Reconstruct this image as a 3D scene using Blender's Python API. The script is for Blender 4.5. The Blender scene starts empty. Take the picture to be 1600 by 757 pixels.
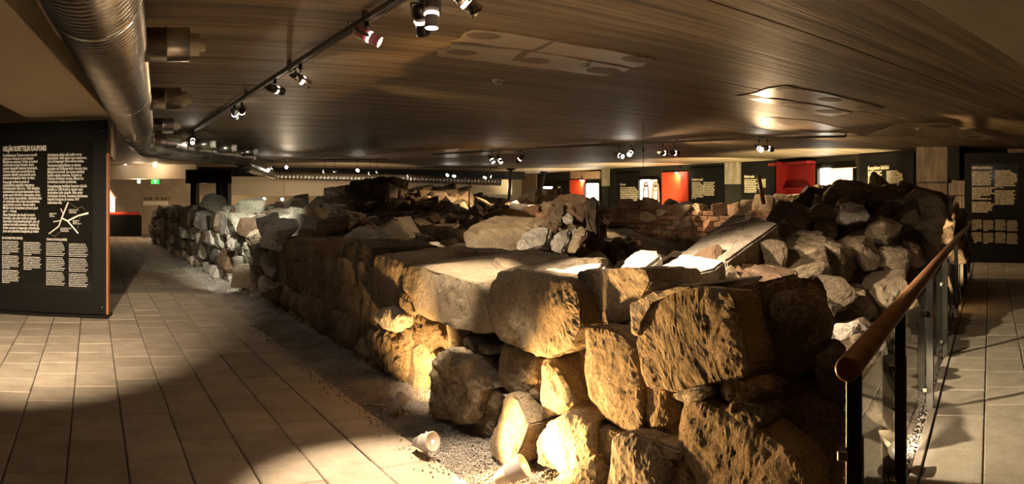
import bpy, bmesh, math, random
import numpy as np
from math import sin, cos, tan, pi, radians
from mathutils import Vector, Matrix, noise, Quaternion

random.seed(11)
SC = bpy.context.scene
COL = SC.collection

# ------------------------------------------------------------------ camera
# A stitched panorama: cylindrical projection, level camera, 1130 px per radian, horizon at y=310.
F, YH, X0, EYE = 1130.0, 310.0, 145.0, 1.35
cam = bpy.data.cameras.new('camera')
cam.type = 'PANO'
cam.panorama_type = 'CENTRAL_CYLINDRICAL'
cam.central_cylindrical_radius = 1.0
cam.central_cylindrical_range_u_min = -800.0 / F
cam.central_cylindrical_range_u_max = 800.0 / F
cam.central_cylindrical_range_v_min = -(757.0 - YH) / F
cam.central_cylindrical_range_v_max = YH / F
cam.clip_start = 0.05
cam_o = bpy.data.objects.new('camera', cam)
cam_o.location = (0, 0, EYE)
cam_o.rotation_euler = (pi / 2, 0, -(800.0 - X0) / F)
COL.objects.link(cam_o)
SC.camera = cam_o

# ------------------------------------------------------------------ world, exposure
w = bpy.data.worlds.new('world'); SC.world = w; w.use_nodes = True
w.node_tree.nodes['Background'].inputs[0].default_value = (0.0, 0.0, 0.0, 1)
w.node_tree.nodes['Background'].inputs[1].default_value = 0.0
SC.view_settings.view_transform = 'Standard'
SC.view_settings.look = 'None'
SC.view_settings.gamma = 1.0
SC.view_settings.use_curve_mapping = False
SC.view_settings.exposure = 1.38
SC.cycles.use_denoising = True
SC.cycles.max_bounces = 8
SC.cycles.diffuse_bounces = 5

WARM = (1.0, 0.66, 0.34)
WHITE = (1.0, 0.77, 0.52)
AMBER = (1.0, 0.56, 0.2)
COOL = (1.0, 0.93, 0.74)

def spot(loc, target, watts, angle, color=WARM, blend=0.6, radius=0.03, parent=None, name='lamp_light'):
    l = bpy.data.lights.new(name, 'SPOT')
    l.energy = watts; l.spot_size = radians(angle); l.spot_blend = blend
    l.color = color; l.shadow_soft_size = radius
    o = bpy.data.objects.new(name, l); COL.objects.link(o)
    d = (Vector(target) - Vector(loc)).normalized()
    o.rotation_mode = 'QUATERNION'
    o.rotation_quaternion = d.to_track_quat('-Z', 'Y')
    if parent:
        o.parent = parent; o.location = Vector(loc) - parent.location
    else:
        o.location = loc
    return o

def point(loc, watts, color=WARM, radius=0.05, parent=None):
    l = bpy.data.lights.new('lamp_light', 'POINT')
    l.energy = watts; l.color = color; l.shadow_soft_size = radius
    o = bpy.data.objects.new('lamp_light', l); COL.objects.link(o)
    if parent:
        o.parent = parent; o.location = Vector(loc) - parent.location
    else:
        o.location = loc
    return o

# ------------------------------------------------------------------ photo pixel -> place
def az(x): return (x - X0) / F
def P(x, y, d):
    a = az(x); return Vector((d * sin(a), d * cos(a), EYE + (YH - y) * d / F))
def PX(x, y, X): return P(x, y, X / sin(az(x)))
def PZ(x, y, z): return P(x, y, (EYE - z) * F / (y - YH))
def plan(x, d): a = az(x); return Vector((d * sin(a), d * cos(a)))

# ------------------------------------------------------------------ objects
def tag(o, label=None, cat=None, group=None, kind=None):
    if label: o['label'] = label
    if cat: o['category'] = cat
    if group: o['group'] = group
    if kind: o['kind'] = kind
    return o

def obj(name, me, m, parent=None, loc=None):
    o = bpy.data.objects.new(name, me)
    if m is not None and len(me.materials) == 0: me.materials.append(m)
    COL.objects.link(o)
    if parent: o.parent = parent
    if loc is not None: o.location = loc
    return o

def empty(name, loc=(0, 0, 0), **k):
    o = bpy.data.objects.new(name, None); COL.objects.link(o); o.location = loc
    o.empty_display_size = 0.1
    return tag(o, **k)

def mesh_from(bm, name, smooth=False):
    me = bpy.data.meshes.new(name)
    bmesh.ops.recalc_face_normals(bm, faces=bm.faces[:])
    bm.to_mesh(me); bm.free()
    if smooth:
        for p in me.polygons: p.use_smooth = True
    return me

def bm_box(bm, c, s, rz=0.0, bev=0.0):
    r = bmesh.ops.create_cube(bm, size=1.0)
    M = Matrix.Translation(Vector(c)) @ Matrix.Rotation(rz, 4, 'Z') @ Matrix.Diagonal((s[0], s[1], s[2], 1))
    bmesh.ops.transform(bm, matrix=M, verts=r['verts'])
    if bev:
        es = list({e for v in r['verts'] for e in v.link_edges})
        bmesh.ops.bevel(bm, geom=es, offset=bev, segments=1, affect='EDGES', clamp_overlap=True)

def box(name, c, s, m, parent=None, rz=0.0, bev=0.0):
    bm = bmesh.new(); bm_box(bm, c, s, rz, bev)
    return obj(name, mesh_from(bm, name), m, parent)

def bm_tube(bm, pts, r, n=10, cap=True, radii=None):
    pts = [Vector(p) for p in pts]; rings = []
    up = Vector((0, 0, 1))
    for i, p in enumerate(pts):
        t = (pts[min(i + 1, len(pts) - 1)] - pts[max(i - 1, 0)]).normalized()
        a = t.cross(up)
        if a.length < 1e-3: a = t.cross(Vector((1, 0, 0)))
        a.normalize(); b = t.cross(a).normalized()
        rr = radii[i] if radii else r
        rings.append([bm.verts.new(p + (a * cos(2 * pi * k / n) + b * sin(2 * pi * k / n)) * rr) for k in range(n)])
    for A, B in zip(rings, rings[1:]):
        for k in range(n):
            bm.faces.new((A[k], A[(k + 1) % n], B[(k + 1) % n], B[k]))
    if cap:
        bm.faces.new(rings[0]); bm.faces.new(rings[-1][::-1])

def tube(name, pts, r, m, parent=None, n=10, smooth=True, radii=None):
    bm = bmesh.new(); bm_tube(bm, pts, r, n, True, radii)
    return obj(name, mesh_from(bm, name, smooth), m, parent)

def lathe_mesh(name, prof, n=20, smooth=True):
    """profile of (radius, z) revolved about z"""
    bm = bmesh.new(); rings = []
    for r, z in prof:
        rings.append([bm.verts.new((r * cos(2 * pi * k / n), r * sin(2 * pi * k / n), z)) for k in range(n)])
    for A, B in zip(rings, rings[1:]):
        for k in range(n):
            bm.faces.new((A[k], A[(k + 1) % n], B[(k + 1) % n], B[k]))
    bm.faces.new(rings[0]); bm.faces.new(rings[-1])
    return mesh_from(bm, name, smooth)

# ------------------------------------------------------------------ materials
def newmat(name):
    m = bpy.data.materials.new(name); m.use_nodes = True
    nt = m.node_tree
    return m, nt, nt.nodes['Principled BSDF']

def ramp(nt, fac, stops):
    r = nt.nodes.new('ShaderNodeValToRGB')
    el = r.color_ramp.elements
    while len(el) < len(stops): el.new(0.5)
    for e, (p, c) in zip(el, stops):
        e.position = p; e.color = (c[0], c[1], c[2], 1)
    nt.links.new(fac, r.inputs[0]); return r.outputs[0]

def nz(nt, vec, scale, detail=5, rough=0.6, dist=0.0):
    n = nt.nodes.new('ShaderNodeTexNoise')
    n.inputs['Scale'].default_value = scale; n.inputs['Detail'].default_value = detail
    n.inputs['Roughness'].default_value = rough; n.inputs['Distortion'].default_value = dist
    nt.links.new(vec, n.inputs['Vector']); return n.outputs['Fac']

def mapping(nt, vec, scale=(1, 1, 1), rot=(0, 0, 0)):
    m = nt.nodes.new('ShaderNodeMapping'); m.inputs['Scale'].default_value = scale
    m.inputs['Rotation'].default_value = rot
    nt.links.new(vec, m.inputs['Vector']); return m.outputs[0]

def mixc(nt, a, b, fac, mode='MULTIPLY'):
    n = nt.nodes.new('ShaderNodeMix'); n.data_type = 'RGBA'; n.blend_type = mode
    if isinstance(fac, (int, float)): n.inputs[0].default_value = fac
    else: nt.links.new(fac, n.inputs[0])
    for s, v in ((n.inputs[6], a), (n.inputs[7], b)):
        if isinstance(v, tuple): s.default_value = (v[0], v[1], v[2], 1)
        else: nt.links.new(v, s)
    return n.outputs[2]

def math_n(nt, op, a, b=None):
    n = nt.nodes.new('ShaderNodeMath'); n.operation = op
    for s, v in ((n.inputs[0], a), (n.inputs[1], b)):
        if v is None: continue
        if isinstance(v, (int, float)): s.default_value = v
        else: nt.links.new(v, s)
    return n.outputs[0]

def bump(nt, h, bsdf, strength=0.5, dist=0.02):
    b = nt.nodes.new('ShaderNodeBump'); b.inputs['Strength'].default_value = strength
    b.inputs['Distance'].default_value = dist
    nt.links.new(h, b.inputs['Height']); nt.links.new(b.outputs[0], bsdf.inputs['Normal'])

def rnd(nt, lo, hi):
    oi = nt.nodes.new('ShaderNodeObjectInfo')
    mr = nt.nodes.new('ShaderNodeMapRange'); mr.inputs[3].default_value = lo; mr.inputs[4].default_value = hi
    nt.links.new(oi.outputs['Random'], mr.inputs[0]); return mr.outputs[0], oi.outputs['Random']

def pos(nt): return nt.nodes.new('ShaderNodeNewGeometry').outputs['Position']

def plain(name, c, rough=0.6, metal=0.0, var=0.12, scale=8.0, bmp=0.0, coat=0.0, spec=0.5):
    m, nt, b = newmat(name); p = pos(nt)
    n = nz(nt, p, scale)
    k0 = tuple(x * (1 - var) for x in c); k1 = tuple(min(1, x * (1 + var)) for x in c)
    nt.links.new(ramp(nt, n, [(0.3, k0), (0.7, k1)]), b.inputs['Base Color'])
    b.inputs['Roughness'].default_value = rough; b.inputs['Metallic'].default_value = metal
    b.inputs['Coat Weight'].default_value = coat; b.inputs['Specular IOR Level'].default_value = spec
    if bmp: bump(nt, nz(nt, p, scale * 6), b, bmp, 0.01)
    return m

def glow(name, c, s):
    m, nt, b = newmat(name)
    b.inputs['Base Color'].default_value = (c[0] * .3, c[1] * .3, c[2] * .3, 1)
    b.inputs['Emission Color'].default_value = (*c, 1); b.inputs['Emission Strength'].default_value = s
    return m

def stone_mat(name, dark, mid, light, bstr=0.9, spread=0.45, fine=1.0, tint=None):
    m, nt, b = newmat(name); p = pos(nt)
    big = nz(nt, p, 2.6, 6, 0.62, 0.3)
    base = ramp(nt, big, [(0.28, dark), (0.5, mid), (0.74, light)])
    val, r = rnd(nt, 1 - spread, 1 + spread * 0.6)
    spec = nz(nt, p, 70 * fine, 4, 0.7)
    sp = ramp(nt, spec, [(0.32, (0.42, 0.4, 0.38)), (0.52, (1, 1, 1)), (0.75, (1.3, 1.28, 1.22))])
    c = mixc(nt, base, sp, 0.75)
    g = nt.nodes.new('ShaderNodeCombineColor')
    for i in range(3): nt.links.new(val, g.inputs[i])
    c = mixc(nt, c, g.outputs[0], 1.0)
    if tint:
        f = math_n(nt, 'MULTIPLY', math_n(nt, 'GREATER_THAN', math_n(nt, 'FRACT', math_n(nt, 'MULTIPLY', r, 17.3)), 0.66), 0.65)
        c = mixc(nt, c, tint, f, 'MIX')
        c = mixc(nt, c, sp, 0.4)
    nt.links.new(c, b.inputs['Base Color'])
    b.inputs['Roughness'].default_value = 0.92; b.inputs['Specular IOR Level'].default_value = 0.25
    h1 = nz(nt, p, 34, 7, 0.68); h2 = nz(nt, p, 120 * fine, 4, 0.65)
    hh = math_n(nt, 'ADD', h1, math_n(nt, 'MULTIPLY', h2, 0.55))
    bump(nt, hh, b, bstr, 0.017)
    return m

M = {}
M['stone'] = stone_mat('brown_granite', (0.16, 0.122, 0.08), (0.32, 0.252, 0.17), (0.46, 0.385, 0.28))
M['stone_smooth'] = stone_mat('split_granite', (0.22, 0.18, 0.14), (0.36, 0.31, 0.25), (0.46, 0.42, 0.36), 0.45, 0.25)
M['stone_slab'] = stone_mat('brown_split_granite', (0.19, 0.148, 0.098), (0.3, 0.245, 0.172), (0.4, 0.34, 0.26), 0.55, 0.15)
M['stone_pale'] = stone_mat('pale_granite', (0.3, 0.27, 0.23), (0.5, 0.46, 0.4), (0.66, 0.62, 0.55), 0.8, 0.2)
M['stone_green'] = stone_mat('mossy_grey_stone', (0.14, 0.145, 0.11), (0.31, 0.3, 0.235), (0.5, 0.48, 0.4), 0.7, 0.4, 1.0, (0.28, 0.2, 0.135))
M['stone_dark'] = stone_mat('dark_rubble_stone', (0.085, 0.065, 0.044), (0.185, 0.142, 0.095), (0.3, 0.24, 0.17), 0.9, 0.45, 1.0, (0.2, 0.12, 0.075))
M['mortar'] = stone_mat('old_lime_mortar', (0.12, 0.095, 0.07), (0.24, 0.19, 0.14), (0.36, 0.3, 0.22), 1.0, 0.1, 0.8)
M['earth'] = stone_mat('earth_and_rubble', (0.07, 0.055, 0.04), (0.14, 0.11, 0.08), (0.24, 0.19, 0.14), 1.0, 0.1)
M['brick'] = stone_mat('old_red_brick', (0.1, 0.055, 0.035), (0.19, 0.105, 0.065), (0.3, 0.2, 0.135), 0.7, 0.45)

def paver_mat(name, a, b_, c_):
    m, nt, b = newmat(name); p = pos(nt)
    base = ramp(nt, nz(nt, p, 5, 6, 0.65), [(0.3, a), (0.55, b_), (0.75, c_)])
    sp = ramp(nt, nz(nt, p, 130, 3, 0.7), [(0.3, (0.55, 0.53, 0.5)), (0.55, (1, 1, 1)), (0.75, (1.2, 1.2, 1.2))])
    c = mixc(nt, base, sp, 0.7)
    val, r = rnd(nt, 0.82, 1.1)
    g = nt.nodes.new('ShaderNodeCombineColor')
    for i in range(3): nt.links.new(val, g.inputs[i])
    c = mixc(nt, c, g.outputs[0], 1.0)
    nt.links.new(c, b.inputs['Base Color']); b.inputs['Roughness'].default_value = 0.85
    b.inputs['Specular IOR Level'].default_value = 0.3
    h = math_n(nt, 'ADD', nz(nt, p, 25, 5), nz(nt, p, 140, 3))
    bump(nt, h, b, 0.3, 0.01)
    return m
M['paver'] = paver_mat('sandy_paving_slab', (0.36, 0.3, 0.235), (0.45, 0.385, 0.31), (0.52, 0.46, 0.38))
M['paver_grey'] = paver_mat('grey_paving_slab', (0.34, 0.3, 0.25), (0.43, 0.385, 0.33), (0.5, 0.46, 0.4))
M['joint'] = plain('sandy_joint', (0.17, 0.14, 0.105), 0.95, bmp=0.4, scale=20)
M['gravel'] = stone_mat('crushed_gravel', (0.2, 0.18, 0.16), (0.36, 0.33, 0.3), (0.56, 0.53, 0.49), 0.6, 0.1, 1.4)

def ceiling_mat(name, cols, rough, streak=True):
    m, nt, b = newmat(name); p = pos(nt)
    v = mapping(nt, p, (0.16, 6.0, 1.0))
    s1 = nz(nt, v, 1.5, 7, 0.64, 0.15)
    c = ramp(nt, s1, [(0.36, cols[0]), (0.5, cols[1]), (0.66, cols[2])])
    v2 = mapping(nt, p, (0.9, 24, 1.0))
    s2 = nz(nt, v2, 1.0, 4, 0.6)
    c = mixc(nt, c, ramp(nt, s2, [(0.35, (0.62, 0.6, 0.58)), (0.6, (1.08, 1.06, 1.04))]), 0.8)
    blot = ramp(nt, nz(nt, p, 0.7, 5), [(0.35, (0.8, 0.78, 0.74)), (0.65, (1.1, 1.08, 1.05))])
    c = mixc(nt, c, blot, 0.8)
    nt.links.new(c, b.inputs['Base Color']); b.inputs['Roughness'].default_value = rough
    bump(nt, math_n(nt, 'ADD', s2, math_n(nt, 'MULTIPLY', s1, 1.5)), b, 0.35, 0.012)
    return m
M['ceiling'] = ceiling_mat('board_marked_concrete', ((0.13, 0.094, 0.054), (0.255, 0.19, 0.114), (0.38, 0.292, 0.186)), 0.62)
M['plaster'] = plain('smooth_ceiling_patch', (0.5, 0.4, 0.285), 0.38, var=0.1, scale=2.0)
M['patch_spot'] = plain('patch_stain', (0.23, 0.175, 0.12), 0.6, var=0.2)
M['concrete'] = plain('painted_concrete', (0.42, 0.35, 0.255), 0.75, var=0.12, scale=1.2, bmp=0.1)
M['beige'] = plain('beige_painted_wall', (0.56, 0.46, 0.31), 0.8, var=0.07, scale=0.6)
M['far_wall'] = plain('blotchy_far_plaster', (0.3, 0.245, 0.165), 0.85, var=0.35, scale=0.7)
M['board_concrete'] = ceiling_mat('pillar_concrete', ((0.14, 0.112, 0.078), (0.21, 0.17, 0.12), (0.29, 0.24, 0.175)), 0.7)
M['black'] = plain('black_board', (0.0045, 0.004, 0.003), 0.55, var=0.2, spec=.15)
M['black_glass'] = plain('black_glass_plate', (0.012, 0.011, 0.009), 0.12, var=0.2)
M['darkwall'] = plain('dark_wall', (0.016, 0.0135, 0.01), 0.8, var=0.25, scale=1.5, spec=.1)
M['white_text'] = plain('white_lettering', (0.86, 0.84, 0.78), 0.6, var=0.02)
M['gold_text'] = plain('pale_gold_lettering', (0.85, 0.74, 0.5), 0.5, var=0.03)
M['map_line'] = plain('pale_map_line', (0.62, 0.58, 0.5), 0.6, var=0.03)
M['map_red'] = plain('thin_brown_map_line', (0.3, 0.2, 0.12), 0.6, var=0.03)
M['orange_edge'] = plain('orange_board_edge', (0.42, 0.14, 0.03), 0.5, var=0.1)
M['steel'] = plain('galvanised_steel', (0.42, 0.4, 0.36), 0.3, 0.95, var=0.25, scale=5)
M['chrome'] = plain('polished_steel', (0.55, 0.52, 0.48), 0.22, 1.0, var=0.1)
M['dark_metal'] = plain('dark_metal', (0.05, 0.047, 0.042), 0.4, 0.7, var=0.2)
M['track'] = plain('grey_track_metal', (0.16, 0.145, 0.12), 0.45, 0.6, var=0.15)
M['white_cap'] = plain('off_white_plastic', (0.62, 0.58, 0.48), 0.5, var=0.05)
M['lampgrey'] = plain('light_grey_enamel', (0.36, 0.33, 0.31), 0.4, var=0.05)
M['conduit'] = plain('peach_plastic_pipe', (0.55, 0.33, 0.2), 0.5, var=0.06)
M['redband'] = plain('red_tape', (0.5, 0.04, 0.03), 0.5, var=0.05)
M['red'] = plain('red_painted_board', (0.2, 0.006, 0.003), 0.6, var=0.06)
M['redlamp'] = plain('orange_red_board', (0.42, 0.032, 0.006), 0.6, var=0.06)
M['rust'] = plain('rusty_steel', (0.28, 0.12, 0.045), 0.7, var=0.3, scale=12)
M['pink'] = plain('rosy_lamp_glass', (0.62, 0.2, 0.26), 0.35, var=0.1)

def wood_mat(name, a, b_, rough=0.35, rz=0.0):
    m, nt, b = newmat(name); p = pos(nt)
    v = mapping(nt, p, (1.0, 14, 14), (0, 0, rz))
    c = ramp(nt, nz(nt, v, 3.0, 6, 0.6, 0.4), [(0.3, a), (0.7, b_)])
    nt.links.new(c, b.inputs['Base Color']); b.inputs['Roughness'].default_value = rough
    b.inputs['Coat Weight'].default_value = 0.25
    return m
M['handrail'] = wood_mat('varnished_handrail_wood', (0.15, 0.07, 0.03), (0.27, 0.135, 0.06), 0.36, radians(-19))
M['wood'] = wood_mat('wall_boards', (0.16, 0.09, 0.05), (0.26, 0.155, 0.09), 0.6)

def glass_mat():
    m = bpy.data.materials.new('railing_glass'); m.use_nodes = True
    nt = m.node_tree; b = nt.nodes['Principled BSDF']; out = nt.nodes['Material Output']
    tr = nt.nodes.new('ShaderNodeBsdfTransparent'); tr.inputs[0].default_value = (0.93, 0.945, 0.9, 1)
    gl = nt.nodes.new('ShaderNodeBsdfGlossy'); gl.inputs['Roughness'].default_value = 0.015
    fr = nt.nodes.new('ShaderNodeFresnel'); fr.inputs[0].default_value = 1.5
    n = nz(nt, pos(nt), 3.0); 
    front = math_n(nt, 'SUBTRACT', 1.0, nt.nodes.new('ShaderNodeNewGeometry').outputs['Backfacing'])
    mul = math_n(nt, 'MULTIPLY', math_n(nt, 'ADD', fr.outputs[0], math_n(nt, 'MULTIPLY', n, 0.03)), front)
    mx = nt.nodes.new('ShaderNodeMixShader')
    nt.links.new(mul, mx.inputs[0]); nt.links.new(tr.outputs[0], mx.inputs[1]); nt.links.new(gl.outputs[0], mx.inputs[2])
    nt.links.new(mx.outputs[0], out.inputs[0]); nt.nodes.remove(b)
    return m
M['glass'] = glass_mat()
M['lens'] = glow('lit_lamp_lens', (1.0, 0.9, 0.74), 60.0)
M['lens_amber'] = glow('lit_floor_lamp_lens', (1.0, 0.8, 0.5), 14.0)
M['ring'] = glow('lit_lamp_slot', (1.0, 0.72, 0.52), 5.0)
M['case'] = glow('lit_showcase', (1.0, 0.93, 0.78), 9.0)
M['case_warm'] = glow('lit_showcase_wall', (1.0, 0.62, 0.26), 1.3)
M['exit'] = glow('lit_exit_sign', (0.02, 0.6, 0.08), .5)
M['exit_white'] = glow('lit_exit_mark', (0.7, 1.0, 0.75), .5)
# ================================================================== THE ROOM
CEIL = 2.45
def PC(x, y, z=CEIL): return P(x, y, (z - EYE) * F / (YH - y))

U = Vector((sin(radians(71.1)), cos(radians(71.1))))       # along the railing and the walkway beside it
N = Vector((U.y, -U.x))                                    # to the walkway side
R0 = Vector((1.79, 1.02))                                  # first railing post

floor = box('floor', (6, 13.5, -0.085), (28, 35, 0.1), M['joint']); tag(floor, kind='structure')

def paver_mesh(w, l, seed):
    rr = random.Random(seed); bm = bmesh.new(); h = 0.035; b = 0.006
    w -= 0.006; l -= 0.005
    ring = lambda x, y, z: [bm.verts.new((sx * x / 2, sy * y / 2, z + rr.uniform(-0.0012, 0.0012))) for sx, sy in ((-1, -1), (1, -1), (1, 1), (-1, 1))]
    a = ring(w, l, -h); c = ring(w, l, -b); t = ring(w - 2 * b, l - 2 * b, 0)
    for A, B in ((a, c), (c, t)):
        for k in range(4): bm.faces.new((A[k], A[(k + 1) % 4], B[(k + 1) % 4], B[k]))
    bm.faces.new(t)
    return mesh_from(bm, 'paver')

def join_copies(name, items, m, parent):
    """many small copies as one mesh: items of (mesh, matrix)"""
    vs, fs, off = [], [], 0
    cache = {}
    for me, mat in items:
        if me.name not in cache:
            co = np.empty(len(me.vertices) * 3); me.vertices.foreach_get('co', co)
            cache[me.name] = (co.reshape(-1, 3), [tuple(p.vertices) for p in me.polygons])
        co, pf = cache[me.name]
        Rm = np.array(mat)
        vs.append(co @ Rm[:3, :3].T + Rm[:3, 3])
        fs.extend([tuple(i + off for i in f) for f in pf]); off += len(co)
    me = bpy.data.meshes.new(name); me.from_pydata(np.concatenate(vs).tolist(), [], fs)
    return obj(name, me, m, parent)

rp = random.Random(5)
lens = [0.375, 0.375, 0.375, 0.4, 0.5]
PM = {(l, k): paver_mesh(0.306, l, k) for l in sorted(set(lens)) for k in (1, 2)}
slots = []
for k in range(-9, 7):
    x = -0.436 + 0.306 * k + 0.153
    y = 1.6 + rp.uniform(0, 0.37)
    while y < 26.5:
        l = rp.choice(lens); slots.append((x, y + l / 2, l)); y += l
def seen(x, y):
    a = math.atan2(x, y); px = X0 + a * F; d = math.hypot(x, y); py = YH + EYE * F / d
    return -25 < px < 1625 and py < 790 and not (x < 0.1 and y > 8.3)
vis = sorted([s for s in slots if seen(s[0], s[1])], key=lambda s: math.hypot(s[0], s[1]))
near = vis[:295]; nearset = set(near)
rest = []
for s in slots:
    mm = PM[(s[2], rp.choice((1, 2)))]
    dz = rp.uniform(-0.002, 0.002)
    if s in nearset:
        o = obj('paver', mm, M['paver'], floor); o.location = (s[0], s[1], dz)
        o.rotation_euler = (rp.uniform(-.003, .003), rp.uniform(-.004, .004), rp.uniform(-.006, .006))
    else:
        rest.append((mm, Matrix.Translation((s[0], s[1], dz))))
tag(join_copies('paving', rest, M['paver'], floor), kind='stuff')

# the walkway behind the railing
walk = empty('floor_walkway', (0, 0, 0), kind='structure')
PM2 = [paver_mesh(0.305, 0.6, k) for k in (7, 8)] + [paver_mesh(0.305, 0.45, 9)]
ang = math.atan2(U.x, U.y)
for c in range(7):
    off = 0.045 + 0.305 * c + 0.1525
    s = -2.2 + rp.uniform(0, 0.5)
    while s < 14.2:
        l = 0.6 if rp.random() < 0.75 else 0.45
        q = R0 + U * (s + l / 2) + N * off
        if q.x < 14.5 and (seen(q.x, q.y) or c > 4 or True):
            o = obj('paver', rp.choice(PM2[:2]) if l == 0.6 else PM2[2], M['paver_grey'], walk)
            o.location = (q.x, q.y, rp.uniform(-0.0015, 0.0015)); o.rotation_euler = (rp.uniform(-.002, .002), rp.uniform(-.003, .003), -ang)
        s += l
q = R0 + U * 5.2 + N * 0.018
box('kerb', (q.x, q.y, -0.02), (0.045, 15.5, 0.06), M['paver_grey'], walk, rz=-ang, bev=0.004)

# ---- gravel strips
def pebbles(name, area_fn, n, smin, smax, seed, parent, m):
    rg = np.random.default_rng(seed)
    base = np.array([(1, 0, 0), (-1, 0, 0), (0, 1, 0), (0, -1, 0), (0, 0, 1), (0, 0, -1)], float)
    tri = np.array([(0, 2, 4), (2, 1, 4), (1, 3, 4), (3, 0, 4), (2, 0, 5), (1, 2, 5), (3, 1, 5), (0, 3, 5)])
    c = area_fn(rg, n); n = len(c)
    s = rg.uniform(smin, smax, (n, 1, 1)) * rg.uniform(0.6, 1.2, (n, 1, 3))
    v = base[None] * s + rg.normal(0, 0.0012, (n, 6, 3))
    q = rg.normal(size=(n, 4)); q /= np.linalg.norm(q, axis=1, keepdims=True)
    w_, x_, y_, z_ = q.T
    R = np.stack([np.stack([1 - 2 * (y_**2 + z_**2), 2 * (x_ * y_ - z_ * w_), 2 * (x_ * z_ + y_ * w_)], -1),
                  np.stack([2 * (x_ * y_ + z_ * w_), 1 - 2 * (x_**2 + z_**2), 2 * (y_ * z_ - x_ * w_)], -1),
                  np.stack([2 * (x_ * z_ - y_ * w_), 2 * (y_ * z_ + x_ * w_), 1 - 2 * (x_**2 + y_**2)], -1)], 1)
    v = np.einsum('nij,nkj->nki', R, v) + c[:, None, :]
    f = (tri[None] + (np.arange(n) * 6)[:, None, None]).reshape(-1, 3)
    me = bpy.data.meshes.new(name); nv, nf = n * 6, len(f)
    me.vertices.add(nv); me.vertices.foreach_set('co', v.reshape(-1))
    me.loops.add(nf * 3); me.loops.foreach_set('vertex_index', f.reshape(-1).astype(np.int32))
    me.polygons.add(nf); me.polygons.foreach_set('loop_start', np.arange(0, nf * 3, 3, dtype=np.int32))
    me.update(calc_edges=True); me.validate()
    return obj(name, me, m, parent)

gbed = empty('gravel', (1.9, 6, 0)); tag(gbed, 'grey gravel strip between the paving and the stone wall', 'gravel', kind='stuff')
def gz(x, y): return -0.028 + 0.05 * np.clip((x - 1.75) / 0.4, 0, 1)
bm = bmesh.new()
for i in range(49):
    for j in range(5):
        x, y = 1.69 + j * 0.17, 1.0 + i * 0.5
        bm.verts.new((x, y, float(gz(x, y)) - 0.004 + 0.008 * noise.noise(Vector((x * 6, y * 6, 0)))))
bm.verts.ensure_lookup_table()
for i in range(48):
    for j in range(4):
        a = i * 5 + j; bm.faces.new([bm.verts[k] for k in (a, a + 1, a + 6, a + 5)])
g_o = obj('gravel_bed', mesh_from(bm, 'gravel_bed'), M['gravel'], gbed); g_o.location = -gbed.location
def strip(y0, y1, x0=1.69, x1=2.3):
    def f(rg, n):
        y = rg.uniform(y0, y1, n); x = x0 + (x1 - x0) * rg.uniform(0, 1, n)
        return np.stack([x, y, gz(x, y) + rg.uniform(-0.003, 0.008, n)], 1)
    return f
for args in ((2.4, 5.2, 26000, 0.004, 0.0085), (5.2, 9.0, 13000, 0.006, 0.011), (9.0, 14.0, 5000, 0.009, 0.016)):
    o = pebbles('pebbles', strip(args[0], args[1]), args[2], args[3], args[4], int(args[0] * 10), gbed, M['gravel'])
    o.location = -gbed.location; tag(o, kind='stuff')
def stray(rg, n):
    y = rg.uniform(2.8, 7.5, n); x = 1.69 - np.abs(rg.normal(0, 0.05, n))
    return np.stack([x, y, np.full(n, 0.006)], 1)
o = pebbles('pebbles', stray, 260, 0.005, 0.009, 77, gbed, M['gravel']); o.location = -gbed.location; tag(o, kind='stuff')
gb2 = empty('gravel', (R0.x, R0.y, 0)); tag(gb2, 'narrow gravel strip at the foot of the glass railing', 'gravel', kind='stuff')
def strip2(rg, n):
    s = rg.uniform(0.2, 11, n); t = rg.uniform(-0.005, 0.45, n)
    x = R0.x + U.x * s - N.x * t; y = R0.y + U.y * s - N.y * t
    return np.stack([x, y, -0.012 + rg.uniform(-0.004, 0.006, n)], 1)
o = pebbles('pebbles', strip2, 16000, 0.006, 0.012, 9, gb2, M['gravel']); o.location = -gb2.location; tag(o, kind='stuff')

# ---- ceiling of long concrete slabs
ceil = empty('ceiling', (0, 0, 0), kind='structure')
JY = [2.65, 4.42, 6.85, 9.25, 11.65, 14.05, 16.45, 18.85, 21.25, 23.65, 26.05, 28.5]
JY = [1.62] + JY
for a, b in zip(JY, JY[1:]):
    box('ceiling_slab', (7.5, (a + b) / 2, CEIL + 0.1), (29, b - a - 0.014, 0.2), M['ceiling'], ceil, bev=0.004)
box('slab_core', (7.5, 13.5, CEIL + 0.25), (30, 36, 0.18), M['patch_spot'], ceil)
box('smooth_soffit', (7.5, -0.7, CEIL + 0.07), (29, 4.6, 0.24), M['concrete'], ceil)

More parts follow.
